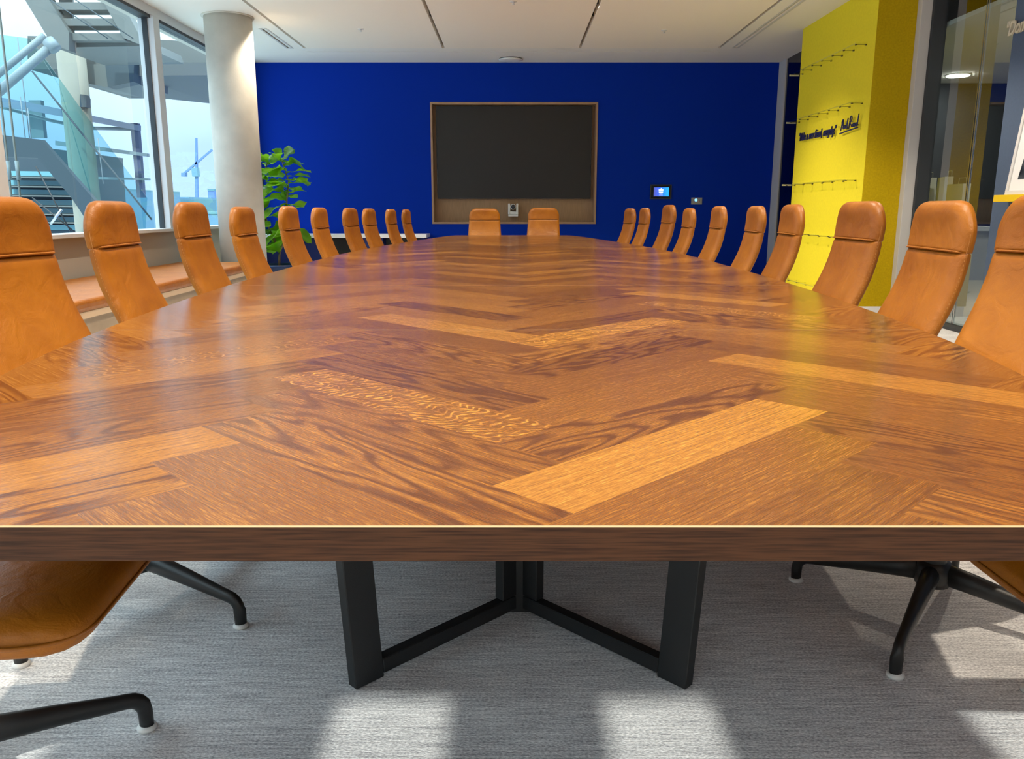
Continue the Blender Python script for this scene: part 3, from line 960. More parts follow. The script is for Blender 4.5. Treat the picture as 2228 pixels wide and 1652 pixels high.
# ------------------------------------------------------------------ screen recess
t = empty('screen_recess', (0.03, YF, 1.74), 0, 'oak-lined recess in the blue wall around the big screen', 'niche')
a0, a1, b0, b1 = nx0 - 0.03, nx1 - 0.03, nz0 - 1.74, nz1 - 1.74
fr = MB()
th = 0.028
fr.box(a0, a0 + th, -0.012, 0.20, b0, b1).box(a1 - th, a1, -0.012, 0.20, b0, b1)
fr.box(a0 + th, a1 - th, -0.012, 0.20, b0, b0 + th).box(a0 + th, a1 - th, -0.012, 0.20, b1 - th, b1)
fr.build('frame', M_oak_frame, t)
MB().box(a0 + th, a1 - th, 0.18, 0.20, b0 + th, b1 - th).build('back_panel', M_oak, t)
t = empty('screen', (0.03, YF + 0.11, 1.915), 0, 'large switched-off black screen in the blue wall', 'television')
MB().box(-1.172, 1.172, 0.0, 0.06, -0.685, 0.672).build('bezel', M_blackgl, t, bevel=0.003)
MB().box(-1.162, 1.162, -0.003, 0.0, -0.675, 0.662).build('display', M_screen, t)
MB().box(-0.5, 0.5, 0.06, 0.068, -0.4, 0.4).build('wall_mount', M_black, t)
t = empty('video_camera', (0.018, YF + 0.10, 0.965), 0, 'small white video camera below the screen', 'camera')
MB().box(-0.075, 0.075, -0.06, 0.055, 0.0, 0.03).build('base', M_white, t, bevel=0.006)
MB().box(-0.078, -0.045, -0.04, 0.04, 0.03, 0.195).box(0.045, 0.078, -0.04, 0.04, 0.03, 0.195).box(-0.05, 0.05, -0.035, 0.04, 0.03, 0.075).build('yoke', M_white, t, bevel=0.008)
M_ = Matrix.Translation((0, 0, 0.145)) @ Matrix.Rotation(PI / 2, 4, 'X')
MB().lathe([(0.0, -0.045), (0.043, -0.045), (0.043, 0.045), (0.0, 0.045)], n=24, M=M_).build('head', M_white, t)
MB().lathe([(0.0, 0.045), (0.034, 0.046), (0.034, 0.056), (0.026, 0.058), (0.0, 0.056)], n=24, M=M_).build('lens', M_blackgl, t)
MB().box(-0.02, 0.02, 0.04, 0.08, 0.0, 0.06).build('bracket', M_white, t)

# touch panel and switch plate
t = empty('touch_panel', (2.25, YF, 1.332), 0, 'black touch panel with a glowing blue display on the blue wall', 'control panel')
MB().box(-0.162, 0.162, -0.02, 0.0, -0.108, 0.108).build('frame', mat('graphite_frame', (0.03, 0.035, 0.045), 0.4), t, bevel=0.004)
MB().box(-0.145, 0.145, -0.024, -0.02, -0.092, 0.092).build('glass', M_blackgl, t)


def screen_mat():
    m = bpy.data.materials.new('panel_display'); m.use_nodes = True
    nt = m.node_tree; N = nt.nodes; L = nt.links; b = N['Principled BSDF']
    tc = N.new('ShaderNodeTexCoord'); sp = N.new('ShaderNodeSeparateXYZ'); L.new(tc.outputs['Object'], sp.inputs[0])
    mr = N.new('ShaderNodeMapRange'); mr.inputs['From Min'].default_value = -0.11; mr.inputs['From Max'].default_value = 0.11
    L.new(sp.outputs[0], mr.inputs['Value'])
    cr = N.new('ShaderNodeValToRGB'); L.new(mr.outputs[0], cr.inputs['Fac'])
    cr.color_ramp.elements[0].color = (0.05, 0.06, 0.25, 1); cr.color_ramp.elements[1].color = (0.01, 0.25, 0.95, 1)
    e1 = cr.color_ramp.elements.new(0.5); e1.color = (0.02, 0.09, 0.60, 1)
    b.inputs['Base Color'].default_value = (0, 0, 0, 1)
    L.new(cr.outputs[0], b.inputs['Emission Color']); b.inputs['Emission Strength'].default_value = 1.0
    return m


MB().box(-0.108, 0.118, -0.026, -0.024, -0.066, 0.066).build('display', screen_mat(), t)
M_ico = mat('white_icons', (0.7, 0.8, 1), 0.5, emit=(0.6, 0.8, 1.0), estr=0.9)
ic = MB()
ic.prism([(0.0, -0.0275, 0.058), (-0.012, -0.0275, 0.036), (-0.038, -0.0275, 0.032), (-0.030, -0.0275, 0.016), (0.030, -0.0275, 0.016), (0.040, -0.0275, 0.032), (0.014, -0.0275, 0.036)], (0, 0.001, 0))
ic.prism([(-0.035, -0.0275, 0.004), (0.035, -0.0275, 0.004), (0.022, -0.0275, -0.022), (-0.022, -0.0275, -0.022)], (0, 0.001, 0))
ic.build('icons', M_ico, t)
MB().box(-0.028, 0.028, -0.0275, -0.0265, -0.052, -0.044).build('caption', mat('lilac_caption', (0.3, 0.3, 0.9), 0.5, emit=(0.3, 0.35, 1), estr=0.6), t)
t = empty('switch_plate', (2.80, YF, 1.196), 0, 'small steel plate with a blue lit button on the blue wall', 'switch')
MB().box(-0.083, 0.083, -0.010, 0.0, -0.051, 0.051).build('plate', mat('steel_plate', (0.33, 0.33, 0.30), 0.4), t, bevel=0.004)
M_b = Matrix.Translation((-0.012, -0.010, 0.014)) @ Matrix.Rotation(PI / 2, 4, 'X')
MB().lathe([(0.0, 0.0), (0.021, 0.0), (0.021, 0.003), (0.0, 0.004)], n=20, M=M_b).build('lit_button', mat('blue_lit', (0.1, 0.3, 0.9), 0.4, emit=(0.15, 0.4, 1.0), estr=1.2), t)
M_b = Matrix.Translation((0.036, -0.010, -0.002)) @ Matrix.Rotation(PI / 2, 4, 'X')
MB().lathe([(0.0, 0.0), (0.015, 0.0), (0.015, 0.003), (0.0, 0.004)], n=20, M=M_b).build('button', mat('copper_button', (0.45, 0.28, 0.20), 0.4), t)

# ------------------------------------------------------------------ sideboard
t = empty('sideboard', (-2.45, 12.2, 0), 0, 'navy sideboard with a thin white top along the blue wall', 'sideboard')
MB().box(-1.20, 1.20, -0.26, 0.27, 0.665, 0.715).build('worktop', M_whitetop, t, bevel=0.004)
MB().box(-1.17, -0.36, -0.20, 0.27, 0.05, 0.665).build('cabinet', M_navy, t)
MB().box(0.15, 0.55, -0.20, 0.27, 0.05, 0.665).build('cabinet', M_navy, t)
MB().box(1.10, 1.15, -0.20, 0.27, 0.0, 0.665).build('side_panel', M_navy, t)
MB().box(-0.36, 0.15, 0.1, 0.27, 0.05, 0.665).build('open_bay', M_black, t)
MB().box(0.55, 1.10, 0.1, 0.27, 0.05, 0.665).build('open_bay', M_black, t)
MB().box(-1.17, 1.15, -0.16, 0.25, 0.0, 0.05).build('plinth', M_black, t)

# ------------------------------------------------------------------ window bench
bx0, bx1 = -3.80, -2.93


def bench_prof(y):             # the front edge swings in towards its far end
    return bx1


t = empty('window_bench', (-3.4, 6.6, 0), 0, 'long low bench with a tan leather seat pad under the windows', 'bench')
pts_o = []
yb0, yb1 = 2.6, 9.12
pts_o.append((XL + 0.03, yb0)); pts_o.append((-2.83, yb0))
for k in range(13):
    y = 5.0 + (yb1 - 5.0) * k / 12
    pts_o.append((-2.83 - 0.10 * (k / 12) ** 2, y))
pts_o += [(-2.99, yb1 + 0.10), (-3.10, yb1 + 0.16), (XL + 0.03, yb1 + 0.17)]
P3 = [(p[0] + 3.4, p[1] - 6.6, 0.40) for p in pts_o]
MB().prism(P3, (0, 0, 0.085)).build('cushion', M_leather, t, bevel=0.03, seg=4)
P3 = [((p[0] + 3.4) - (0.02 if p[0] > -3.5 else 0), (p[1] - 6.6) * 0.99, 0.355) for p in pts_o]
MB().prism(P3, (0, 0, 0.045)).build('seat_board', mat('pale_oak_board', (0.62, 0.45, 0.28), 0.5), t)
P3 = [((p[0] + 3.4) - (0.05 if p[0] > -3.5 else 0), (p[1] - 6.6) * 0.985, 0.0) for p in pts_o]
MB().prism(P3, (0, 0, 0.355)).build('bench_base', mat('taupe_oak_front', (0.36, 0.28, 0.19), 0.6, noise=0.1, nscale=6), t)

# ------------------------------------------------------------------ potted fiddle-leaf fig
fx, fy = -3.22, 11.2
t = empty('potted_fig', (fx, fy, 0), 0, 'potted fiddle-leaf fig with big green leaves beside the column', 'plant')
MB().lathe([(0.0, 0.0), (0.20, 0.0), (0.225, 0.02), (0.27, 0.30), (0.275, 0.33), (0.255, 0.33), (0.25, 0.29), (0.0, 0.29)], n=40).build('pot', M_pot, t)
MB().lathe([(0.0, 0.295), (0.248, 0.295)], n=30).build('soil', M_soil, t)
stems = [[(0, 0, 0.29), (0.01, 0, 0.42), (0.03, 0.0, 0.52), (0.10, 0.0, 0.66), (0.12, 0.02, 0.90), (0.16, 0, 1.20), (0.20, 0, 1.45), (0.12, 0.0, 1.72)],
         [(0.03, 0, 0.50), (-0.05, 0.03, 0.66), (-0.14, 0.04, 0.88), (-0.20, 0.02, 1.2), (-0.14, 0.0, 1.52), (-0.06, 0.0, 1.72)],
         [(-0.14, 0.04, 0.88), (-0.26, -0.05, 1.12), (-0.33, -0.08, 1.45), (-0.30, -0.05, 1.66)]]
tk = MB()
for s_ in stems: tk.tube(s_, [0.020 - 0.012 * i / (len(s_) - 1) for i in range(len(s_))], 8)
tk.build('trunk', M_trunk, t)


def leaf(m, base, d, length, width, roll, droop=0.25):
    d = Vector(d).normalized()
    side = d.cross(Vector((0, 0, 1)))
    if side.length < 0.1: side = Vector((1, 0, 0))
    side.normalize()
    upv = side.cross(d).normalized()
    rot = Matrix.Rotation(roll, 3, d)
    side = rot @ side; upv = rot @ upv
    nl, nw = 12, 6
    vs_, fs = [], []
    for i in range(nl + 1):
        s = i / nl
        wv = width * (0.10 + 0.36 * s + 0.95 * s * s - 0.15 * s ** 3) * math.sqrt(max(0, 1 - s ** 5)) * 0.62
        if 0.35 < s < 0.5: wv *= 0.95
        c = Vector(base) + d * (length * s) - Vector((0, 0, 1)) * (droop * length * s * s)
        for k in range(nw + 1):
            u = -1 + 2 * k / nw
            wav = 0.05 * length * math.sin(s * 11 + (1 if u > 0 else 2)) * u * u
            vs_.append(c + side * (u * wv) + upv * (abs(u) * wv * 0.30 + wav))
    for i in range(nl):
        for k in range(nw):
            a = i * (nw + 1) + k
            fs.append((a, a + 1, a + nw + 2, a + nw + 1))
    m.raw(vs_, fs, True)


lm = MB(); rl = random.Random(5)
fixed = [((0.12, 0, 1.70), (0.62, -0.1, 0.78), 0.30, 0.26, 0.9), ((0.18, 0, 1.55), (1.0, -0.15, 0.30), 0.36, 0.17, 0.1),
         ((0.20, 0, 1.45), (0.75, -0.3, 0.15), 0.30, 0.2, 0.3), ((0.16, 0, 1.28), (0.9, -0.1, 0.35), 0.30, 0.16, -0.2),
         ((-0.05, 0, 1.66), (-0.25, -0.5, 0.45), 0.26, 0.26, 0.2), ((0.10, 0, 1.70), (-0.15, -0.2, 1.0), 0.24, 0.15, 0.5),
         ((-0.06, 0, 1.70), (-0.7, -0.4, 0.5), 0.28, 0.24, 0.2), ((-0.30, -0.05, 1.66), (-0.1, -0.5, 0.7), 0.27, 0.22, 0.0),
         ((0.08, 0, 1.72), (0.1, -0.6, 0.35), 0.27, 0.22, 0.0), ((0.0, 0, 1.62), (0.3, -0.6, -0.1), 0.26, 0.22, 0.4)]
for b_0, d_0, l_0, w_0, r_0 in fixed: leaf(lm, b_0, d_0, l_0, w_0, r_0)
for s_ in stems:
    for i in range(2, len(s_)):
        for q in range(7):
            f = rl.random(); a_, b_0 = Vector(s_[i - 1]), Vector(s_[i]); p = a_.lerp(b_0, f)
            if p.z < 0.72 and q > 0: continue
            an = rl.uniform(0, 2 * PI)
            if math.cos(an) > 0.2 and p.z < 1.35 and rl.random() < 0.75: an += PI
            leaf(lm, p, (math.cos(an), math.sin(an), rl.uniform(-0.25, 0.7)), rl.uniform(0.26, 0.38), rl.uniform(0.22, 0.30), rl.uniform(-0.5, 0.5), rl.uniform(0.1, 0.5))
lm.build('foliage', M_leaf, t)

# ------------------------------------------------------------------ acrylic shelves on the yellow pier
for i, (z, y0, lb) in enumerate(((2.655, 8.40, 'topmost clear acrylic shelf on the yellow wall'), (2.105, 8.38, 'clear acrylic shelf just above the handwriting on the yellow wall'),
                                 (1.362, 8.38, 'clear acrylic shelf at mid height, first below the handwriting'), (0.785, 8.38, 'clear acrylic shelf behind the chairs, second from the floor'),
                                 (0.225, 8.38, 'lowest clear acrylic shelf near the floor'))):
    t = empty('acrylic_shelf', (PX, 0, z), 0, lb, 'shelf', 'clear shelves on the yellow wall')
    MB().box(-0.115, -0.004, y0 - 0.03, 10.30, 0.0, 0.010).build('board', M_acryl, t)
    MB().box(-0.121, -0.115, y0 - 0.03, 10.30, -0.001, 0.011).build('front_edge', M_acryl, t)
    MB().box(-0.118, -0.0, 10.30, 10.306, -0.004, 0.014).build('end_edge', M_acryl_edge, t)
    for k in range(7):
        y = y0 + (10.16 - y0) * k / 6
        MB().box(-0.014, -0.0, y - 0.010, y + 0.010, -0.008, -0.0005).box(-0.112, -0.098, y - 0.012, y + 0.012, -0.007, -0.0005).box(-0.098, -0.014, y - 0.0015, y + 0.0015, -0.003, -0.0005).build('bracket', mat('olive_bracket', (0.06, 0.05, 0.01), 0.5) if (i == 0 and k == 0) else bpy.data.materials['olive_bracket'], t)


# ------------------------------------------------------------------ lettering
def lettering(name, body, size, shear, thick, offset, material, M, label, sx=1.0, space=1.0, spacing_w=1.0, parent=None):
    cu = bpy.data.curves.new(name, 'FONT'); cu.body = body; cu.size = size; cu.shear = shear
    cu.extrude = thick; cu.offset = offset; cu.space_character = space; cu.space_word = spacing_w; cu.resolution_u = 3
    o = bpy.data.objects.new(name, cu); C.objects.link(o)
    dg = bpy.context.evaluated_depsgraph_get(); dg.update()
    me_ = bpy.data.meshes.new_from_object(o.evaluated_get(dg))
    bpy.data.objects.remove(o); bpy.data.curves.remove(cu)
    me_.materials.clear(); me_.materials.append(material)
    r_ = bpy.data.objects.new(name, me_); C.objects.link(r_)
    r_.matrix_world = M @ Matrix.Diagonal((sx, 1, 1, 1))
    if parent is None: tag(r_, label, 'lettering')
    return r_


def wallM(x, y, z, tilt=0.0):
    """text frame on a wall facing -X: reads towards the camera end, stands upright"""
    m = Matrix(((0, 0, -1, x), (-1, 0, 0, y), (0, 1, 0, z), (0, 0, 0, 1)))
    return m @ Matrix.Rotation(tilt, 4, 'Z')


quote = empty('quote_lettering', (PX - 0.03, 10.06, 1.875), 0, 'navy slanted quote lettering standing off the yellow wall', 'lettering')
pre = ''
for wd in ('"Make', 'a', 'new', 'friend,', 'everyday."'):
    args = (0.125, 0.32, 0.006, 0.0018, M_navytext, Matrix.Identity(4), None, 0.74, 0.92, 1.7, quote)
    o1 = lettering('probe', pre + wd, *args); o2 = lettering('word', wd, *args)
    dx = max(v.co.x for v in o1.data.vertices) - max(v.co.x for v in o2.data.vertices)
    bpy.data.objects.remove(o1)
    o2.parent = quote
    o2.matrix_local = Matrix.Translation((-quote.location.x, -quote.location.y, -quote.location.z)) @ wallM(quote.location.x, quote.location.y, quote.location.z, -0.012) @ Matrix.Diagonal((0.74, 1, 1, 1)) @ Matrix.Translation((dx, 0, 0))
    pre += wd + ' '
# handwritten name: strokes
sg = MB()


def stroke(pts, r_=0.0065):
    Q = [Vector((PX - 0.03, 8.80 - p[0], 1.885 + p[1])) for p in pts]
    P_ = []
    for i in range(len(Q) - 1):
        p0 = Q[max(i - 1, 0)]; p1 = Q[i]; p2 = Q[i + 1]; p3 = Q[min(i + 2, len(Q) - 1)]
        for k in range(4):
            t_ = k / 4
            P_.append(0.5 * ((2 * p1) + (p2 - p0) * t_ + (2 * p0 - 5 * p1 + 4 * p2 - p3) * t_ ** 2 + (3 * p1 - p0 - 3 * p2 + p3) * t_ ** 3))
    P_.append(Q[-1])
    sg.tube(P_, r_, 6)


stroke([(0.0, -0.01), (0.02, 0.05), (0.035, 0.095)]); stroke([(0.015, 0.07), (0.04, 0.10), (0.06, 0.085), (0.05, 0.055), (0.022, 0.04)])
stroke([(0.075, 0.045), (0.06, 0.035), (0.055, 0.012), (0.07, 0.008), (0.082, 0.03), (0.085, 0.01), (0.095, 0.012), (0.10, 0.035), (0.105, 0.012), (0.118, 0.014), (0.122, 0.035), (0.125, 0.012), (0.135, 0.015)])
stroke([(0.135, 0.005), (0.15, 0.05), (0.17, 0.10), (0.16, 0.05), (0.158, 0.005), (0.17, 0.008)])
stroke([(0.20, -0.005), (0.215, 0.05), (0.235, 0.105)]); stroke([(0.21, 0.085), (0.24, 0.115), (0.268, 0.10), (0.255, 0.065), (0.222, 0.052), (0.255, 0.03), (0.275, 0.008)])
stroke([(0.285, 0.035), (0.29, 0.01), (0.30, 0.012)], 0.0055)
stroke([(0.325, 0.038), (0.308, 0.03), (0.306, 0.01), (0.322, 0.008), (0.33, 0.03), (0.345, 0.036), (0.338, 0.008), (0.355, 0.01), (0.36, 0.035), (0.37, 0.03), (0.385, 0.036)])
stroke([(0.405, 0.035), (0.388, 0.028), (0.388, 0.008), (0.402, 0.01), (0.415, 0.05), (0.43, 0.115), (0.415, 0.04), (0.418, 0.012), (0.43, 0.012)])
stroke([(-0.02, -0.035), (0.15, -0.025), (0.30, -0.018), (0.43, -0.012)], 0.0075)
stroke([(0.289, 0.052), (0.291, 0.056)], 0.005)
tag(sg.build('signature_lettering', M_navytext), 'navy handwritten signature with a line under it, right of the quote', 'lettering')
lettering('slate_wall_lettering', '"Don', 0.145, 0.28, 0.006, 0.0035, M_cream, wallM(3.885, 6.76, 2.400), 'cream raised letters on the slate blue wall', sx=0.78)

# ------------------------------------------------------------------ yellow shelf and framed picture on the slate wall
tag(MB().box(3.78, 3.899, 4.6, 6.475, 1.128, 1.180).build('picture_shelf', M_gold, bevel=0.003), 'bright yellow ledge shelf on the slate blue wall at the right edge', 'shelf')
t = empty('framed_picture', (3.83, 6.40, 1.181), 0, 'white framed black and white picture standing on the yellow shelf', 'picture')
t.rotation_euler = (0, R(6), 0)
LY = 0.80
MB().box(-0.012, 0.012, -LY, 0.0, 0.0, 0.03).box(-0.012, 0.012, -LY, 0.0, 0.80, 0.83).box(-0.012, 0.012, -0.03, 0.0, 0.03, 0.80).box(-0.012, 0.012, -LY, -LY + 0.03, 0.03, 0.80).build('frame', M_white, t)
MB().box(-0.003, 0.003, -LY + 0.03, -0.03, 0.03, 0.80).build('mat_board', mat('mat_board', (0.9, 0.91, 0.9), 0.7), t)


def photo_mat():
    m = bpy.data.materials.new('monochrome_print'); m.use_nodes = True
    nt = m.node_tree; N = nt.nodes; L = nt.links; b = N['Principled BSDF']
    tc = N.new('ShaderNodeTexCoord'); n = N.new('ShaderNodeTexNoise'); n.inputs['Scale'].default_value = 7
    L.new(tc.outputs['Object'], n.inputs['Vector'])
    cr = N.new('ShaderNodeValToRGB'); L.new(n.outputs['Fac'], cr.inputs['Fac'])
    cr.color_ramp.elements[0].position = 0.4; cr.color_ramp.elements[0].color = (0.01, 0.014, 0.02, 1)
    cr.color_ramp.elements[1].position = 0.65; cr.color_ramp.elements[1].color = (0.10, 0.12, 0.14, 1)
    L.new(cr.outputs[0], b.inputs['Base Color']); b.inputs['Roughness'].default_value = 0.3
    return m


pr = photo_mat()
ph = MB().prism([(-0.006, -0.115, 0.115), (-0.006, -0.70, 0.115), (-0.006, -0.70, 0.72), (-0.006, -0.40, 0.70), (-0.006, -0.25, 0.52), (-0.006, -0.17, 0.40), (-0.006, -0.14, 0.30)], (0.002, 0, 0))
ph.build('print', pr, t)
MB().prism([(-0.0085, -0.165, 0.25), (-0.0085, -0.20, 0.17), (-0.0085, -0.30, 0.16), (-0.0085, -0.34, 0.30), (-0.0085, -0.25, 0.37)], (0.002, 0, 0)).build('print_highlight', M_whitetop, t)

# ------------------------------------------------------------------ things behind the glass partition
t = empty('storage_table', (4.62, 8.7, 0), 0, 'pale table behind the glass partition carrying paper bags', 'table')
MB().box(-0.35, 0.35, -0.55, 0.75, 0.86, 0.90).build('tabletop', M_whitetop, t)
MB().box(-0.33, 0.33, -0.53, 0.73, 0.0, 0.86).build('cabinet', M_trim, t)


def bag(x, y, z, w_, d_, h, rz, label, skew=0.0):
    b_ = empty('paper_bag', (x, y, z), rz, label, 'bag', 'paper bags behind the glass')
    m = MB()
    v = [(-w_ / 2, -d_ / 2, 0), (w_ / 2, -d_ / 2, 0), (w_ / 2, d_ / 2, 0), (-w_ / 2, d_ / 2, 0)]
    top_ = [(-w_ / 2 + skew, -d_ / 2 * 0.7, h), (w_ / 2 * 0.96 + skew, -d_ / 2 * 0.6, h * 0.985), (w_ / 2 * 0.95 + skew, d_ / 2 * 0.7, h * 0.99), (-w_ / 2 * 0.9 + skew, d_ / 2 * 0.6, h)]
    mid = [((a[0] + c[0]) / 2, (a[1] + c[1]) / 2 * (0.8 if abs(a[1]) > 0 else 1), h * 0.5) for a, c in zip(v, top_)]
    m.raw(v + mid + top_, [(3, 2, 1, 0)] + [(i + 4 * j, (i + 1) % 4 + 4 * j, (i + 1) % 4 + 4 + 4 * j, i + 4 + 4 * j) for j in (0, 1) for i in range(4)])
    m.build('body', M_paper, b_)
    hp = [(-0.06 + skew, -d_ / 2 * 0.65, h - 0.02), (-0.05 + skew, -d_ / 2 * 0.65, h + 0.06), (0.05 + skew, -d_ / 2 * 0.65, h + 0.06), (0.06 + skew, -d_ / 2 * 0.65, h - 0.02)]
    MB().tube(hp, 0.004, 6).build('handle', M_paper, b_)


bag(4.50, 9.27, 0.902, 0.30, 0.14, 0.54, R(75), 'tallest white paper bag behind the glass, leftmost of the bags')
bag(4.48, 8.93, 0.902, 0.26, 0.12, 0.50, R(95), 'white paper bag with a folded flap, second from the left behind the glass', 0.03)
bag(4.52, 8.64, 0.902, 0.22, 0.12, 0.50, R(80), 'narrow white paper bag in the middle of the bags behind the glass')
bag(4.50, 8.33, 0.902, 0.24, 0.12, 0.42, R(100), 'short white paper bag, rightmost behind the glass')
tag(MB().tube([(4.10, 8.45, 1.5), (4.10, 8.44, 1.32), (4.12, 8.46, 1.12), (4.14, 8.55, 1.02), (4.15, 8.72, 1.03), (4.16, 8.85, 1.10)], 0.007, 8).build('cable', M_framed),
    'thin dark cable hanging in a loop behind the glass partition', 'cable')
t = empty('ceiling_downlight', (5.72, 10.9, 2.758), 0, 'bright round downlight in the ceiling beyond the glass', 'ceiling light')
MB().lathe([(0.13, -0.016), (0.13, -0.002)], n=30).build('diffuser', mat('lit_diffuser', (1, 1, 1), 0.5, emit=(1.0, 0.93, 0.8), estr=70), t)
MB().lathe([(0.131, -0.006), (0.15, -0.006), (0.15, 0.0)], n=30).build('ring', M_white, t)

d2 = copy_tree(t); d2.location = (5.35, 7.6, 2.758)  # extra unseen downlight, added to brighten the paper bags
d2['label'] = 'added round downlight beyond the glass, unseen behind the slate wall'
# ------------------------------------------------------------------ outdoors, beyond the window wall
def quad_thing(name, px, Y, d, m_, label, cat, group=None):
    """a flat-sided bar or plate given by its outline at depth Y and its thickness d along Y"""
    return tag(MB().prism([at(x, y, Y) for x, y in px], (0, d, 0)).build(name, m_), label, cat, group)


struct('ground_outside', MB().box(-220, -4.2, -30, 400, -14, -13.9), mat('pale_paving', (0.36, 0.40, 0.40), 0.9))

tag(MB().lathe([(0.235, -13.8), (0.235, 4.0)], -7.85, 15.2, 40).build('steel_pillar', M_ext_cream), 'thick cream round pillar standing outside the window', 'pillar')
t = empty('roof_canopy', at(240, 120, 15.6), 0, 'grey roof canopy outside the window above the outdoor stairs', 'canopy')
T_ = -Vector(t.location)


def part_px(t_, name, px, Y, d, m_):
    off_ = Vector(t_.location)
    return MB().prism([at(x, y, Y) - off_ for x, y in px], (0, d, 0)).build(name, m_, t_)


def part_tube(t_, name, px, Y, r_, m_, n_=10):
    off_ = Vector(t_.location)
    return MB().tube([at(p[0], p[1], p[2] if len(p) > 2 else Y) - off_ for p in px], r_, n_).build(name, m_, t_)


part_px(t, 'deck', [(60, 78), (300, 84), (452, 92), (452, 164), (292, 165), (150, 150), (60, 150)], 15.6, 4.0, M_canopy)
part_px(t, 'fascia', [(165, 140), (292, 140), (290, 180), (235, 190), (170, 178)], 15.5, 1.5, M_steel_ext)
part_px(t, 'soffit_box', [(228, 135), (292, 135), (290, 178), (235, 190)], 15.4, 0.3, M_steel_dark)
# upper stair flight seen from below
t = empty('outdoor_stair', at(180, 40, 13.2), 0, 'steel outdoor stair flight with open treads at the top of the window', 'stairs')
part_px(t, 'stringer', [(18, -60), (70, -60), (150, 70), (150, 110), (112, 95)], 13.2, 0.22, M_steel_ext)
part_px(t, 'stringer', [(200, -40), (240, -40), (305, 80), (312, 100), (268, 82)], 13.2, 0.22, M_steel_ext)
for k, y in enumerate((-30, 5, 40, 72)):
    part_px(t, 'tread', [(92 + k * 12, y), (225 + k * 14, y), (230 + k * 14, y + 16), (96 + k * 12, y + 16)], 13.3, 0.35, M_steel_ext)
part_px(t, 'landing', [(120, 78), (305, 80), (312, 100), (120, 104)], 13.5, 1.6, M_steel_ext)
part_px(t, 'riser_panel', [(128, -30), (156, -30), (160, 95), (128, 95)], 13.7, 0.05, M_steel_ext)
for k, (x0, x1) in enumerate(((95, 235), (150, 290))):
    part_tube(t, 'tie_rod', [(x0, -10), (x1, 84)], 13.0, 0.009, M_steel_dark, 6)
# diagonal round braces, upper left
t = empty('pipe_brace', at(50, 150, 12.6), 0, 'pair of thick pale steel tubes crossing the left window diagonally', 'brace')
part_tube(t, 'tube', [(-30, 224), (112, 100)], 12.6, 0.065, M_pipe)
part_tube(t, 'tube', [(-30, 184), (96, 78)], 12.9, 0.05, M_pipe)
part_tube(t, 'node', [(104, 88), (122, 108)], 12.6, 0.09, M_pipe)
# horizontal beams and the post of the outer walkway
t = empty('walkway_frame', at(240, 320, 16.6), 0, 'blue grey steel frame of an outdoor walkway right of the cream pillar', 'railing')
part_px(t, 'beam', [(0, 212), (60, 222), (182, 248), (300, 272), (300, 284), (182, 262), (60, 240), (0, 232)], 16.6, 0.14, mat('lilac_grey_steel', (0.17, 0.20, 0.27), 0.6))
part_tube(t, 'rail', [(0, 232), (110, 262), (190, 279), (292, 281)], 16.8, 0.035, M_pipe)
part_px(t, 'post', [(283, 268), (299, 268), (312, 430), (298, 430)], 16.7, 0.12, mat('slate_steel_post', (0.07, 0.085, 0.14), 0.6))
part_px(t, 'post', [(62, 218), (88, 218), (96, 300), (66, 300)], 17.0, 0.12, M_pipe)
part_px(t, 'beam', [(120, 306), (320, 334), (320, 341), (120, 316)], 16.6, 0.12, M_pipe)
part_px(t, 'beam', [(190, 384), (322, 388), (322, 392), (190, 390)], 16.6, 0.12, M_pipe)
# glass balustrades
t = empty('glass_balustrade', at(110, 200, 13.8), 0, 'large sloping glass balustrade of the outdoor stairs', 'balustrade')
part_px(t, 'glass_pane', [(-40, 70), (66, 84), (130, 190), (202, 432), (90, 305), (-40, 290)], 13.8, 0.012, M_balus)
part_px(t, 'glass_pane', [(66, 84), (178, 240), (320, 430), (315, 520), (202, 440), (130, 190)], 14.0, 0.012, M_balus)
part_tube(t, 'handrail', [(70, 155), (178, 290), (250, 378), (330, 478)], 13.7, 0.016, M_steel_dark, 8)
for x, y0, y1 in ((38, 82, 300), (44, 210, 300), (60, 235, 302), (213, 300, 400)):
    part_tube(t, 'upright', [(x, y0), (x + (y1 - y0) * 0.12, y1)], 13.75, 0.009, M_pipe, 6)
# dark lower stringer
t = empty('lower_stair_flight', at(90, 360, 12.4), 0, 'dark steel side of the lower outdoor stair, sloping down to the right', 'stairs')
part_px(t, 'stringer', [(-30, 290), (90, 304), (206, 436), (250, 520), (215, 520), (155, 430), (82, 344), (-30, 341)], 12.4, 0.10, M_steel_dark)
part_px(t, 'stringer', [(150, 400), (200, 432), (260, 520), (225, 520), (178, 450)], 12.7, 0.10, M_ext_cream)
# cross bracing with a bright turnbuckle, fixed to the stringers
part_tube(t, 'rod', [(78, 362), (158, 512)], 11.6, 0.010, M_black, 6)
part_tube(t, 'rod', [(70, 430), (164, 506)], 11.6, 0.010, M_black, 6)
part_tube(t, 'turnbuckle', [(110, 488), (134, 456)], 11.5, 0.018, M_chrome, 8)
# lamp box
quad_thing('flood_light', [(174, 205), (184, 206), (188, 214), (188, 233), (174, 233)], 15.0, 0.15, M_steel_dark, 'small dark flood light on the side of the cream pillar', 'lamp')
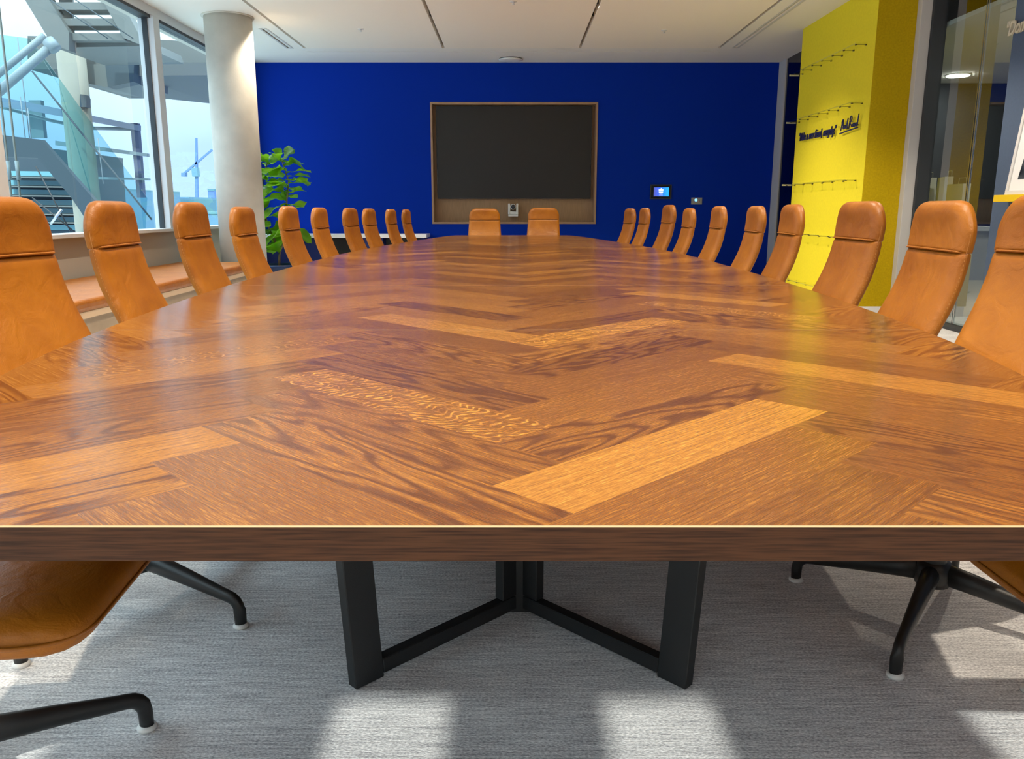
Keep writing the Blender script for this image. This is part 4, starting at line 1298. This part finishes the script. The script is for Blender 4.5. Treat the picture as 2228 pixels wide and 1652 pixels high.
# two vertical tension rods near the glass
for k, (xa, ya, xb, yb) in enumerate(((-4, 0, 44, 430), (-22, 0, 25, 430))):
    t = empty('tension_rod', at(xb - 3, 400, 7.0 + 0.2 * k), 0, ['thin vertical steel rod outside the left window, right one of the pair', 'thin vertical steel rod outside the left window, left one of the pair'][k], 'rod')
    part_tube(t, 'rod', [(xa, ya), (xb, yb), (xb + 8, yb + 70)], 7.0 + 0.2 * k, 0.009, M_steel_ext, 8)
    part_tube(t, 'sleeve', [(xb - 8, 350), (xb - 3, 392)], 7.0 + 0.2 * k, 0.016, M_pipe, 10)
# neighbouring building with louvres and glazing
t = empty('neighbouring_building', at(100, 420, 24.0), 0, 'teal glazed building with horizontal louvres outside the left window', 'building')
part_px(t, 'facade', [(-60, 300), (160, 330), (175, 520), (-60, 520)], 24.0, 3.0, M_bld_dark)
for y in (372, 392, 412, 434, 452, 470, 488):
    part_px(t, 'glazing_band', [(20, y), (165, y + 2), (165, y + 13), (20, y + 11)], 23.9, 0.1, M_bld_glass)
for y in (384, 404, 424, 446, 464, 482):
    part_px(t, 'louvre', [(10, y), (166, y + 2), (166, y + 5), (10, y + 3)], 23.5, 0.4, M_steel_ext)
# crane
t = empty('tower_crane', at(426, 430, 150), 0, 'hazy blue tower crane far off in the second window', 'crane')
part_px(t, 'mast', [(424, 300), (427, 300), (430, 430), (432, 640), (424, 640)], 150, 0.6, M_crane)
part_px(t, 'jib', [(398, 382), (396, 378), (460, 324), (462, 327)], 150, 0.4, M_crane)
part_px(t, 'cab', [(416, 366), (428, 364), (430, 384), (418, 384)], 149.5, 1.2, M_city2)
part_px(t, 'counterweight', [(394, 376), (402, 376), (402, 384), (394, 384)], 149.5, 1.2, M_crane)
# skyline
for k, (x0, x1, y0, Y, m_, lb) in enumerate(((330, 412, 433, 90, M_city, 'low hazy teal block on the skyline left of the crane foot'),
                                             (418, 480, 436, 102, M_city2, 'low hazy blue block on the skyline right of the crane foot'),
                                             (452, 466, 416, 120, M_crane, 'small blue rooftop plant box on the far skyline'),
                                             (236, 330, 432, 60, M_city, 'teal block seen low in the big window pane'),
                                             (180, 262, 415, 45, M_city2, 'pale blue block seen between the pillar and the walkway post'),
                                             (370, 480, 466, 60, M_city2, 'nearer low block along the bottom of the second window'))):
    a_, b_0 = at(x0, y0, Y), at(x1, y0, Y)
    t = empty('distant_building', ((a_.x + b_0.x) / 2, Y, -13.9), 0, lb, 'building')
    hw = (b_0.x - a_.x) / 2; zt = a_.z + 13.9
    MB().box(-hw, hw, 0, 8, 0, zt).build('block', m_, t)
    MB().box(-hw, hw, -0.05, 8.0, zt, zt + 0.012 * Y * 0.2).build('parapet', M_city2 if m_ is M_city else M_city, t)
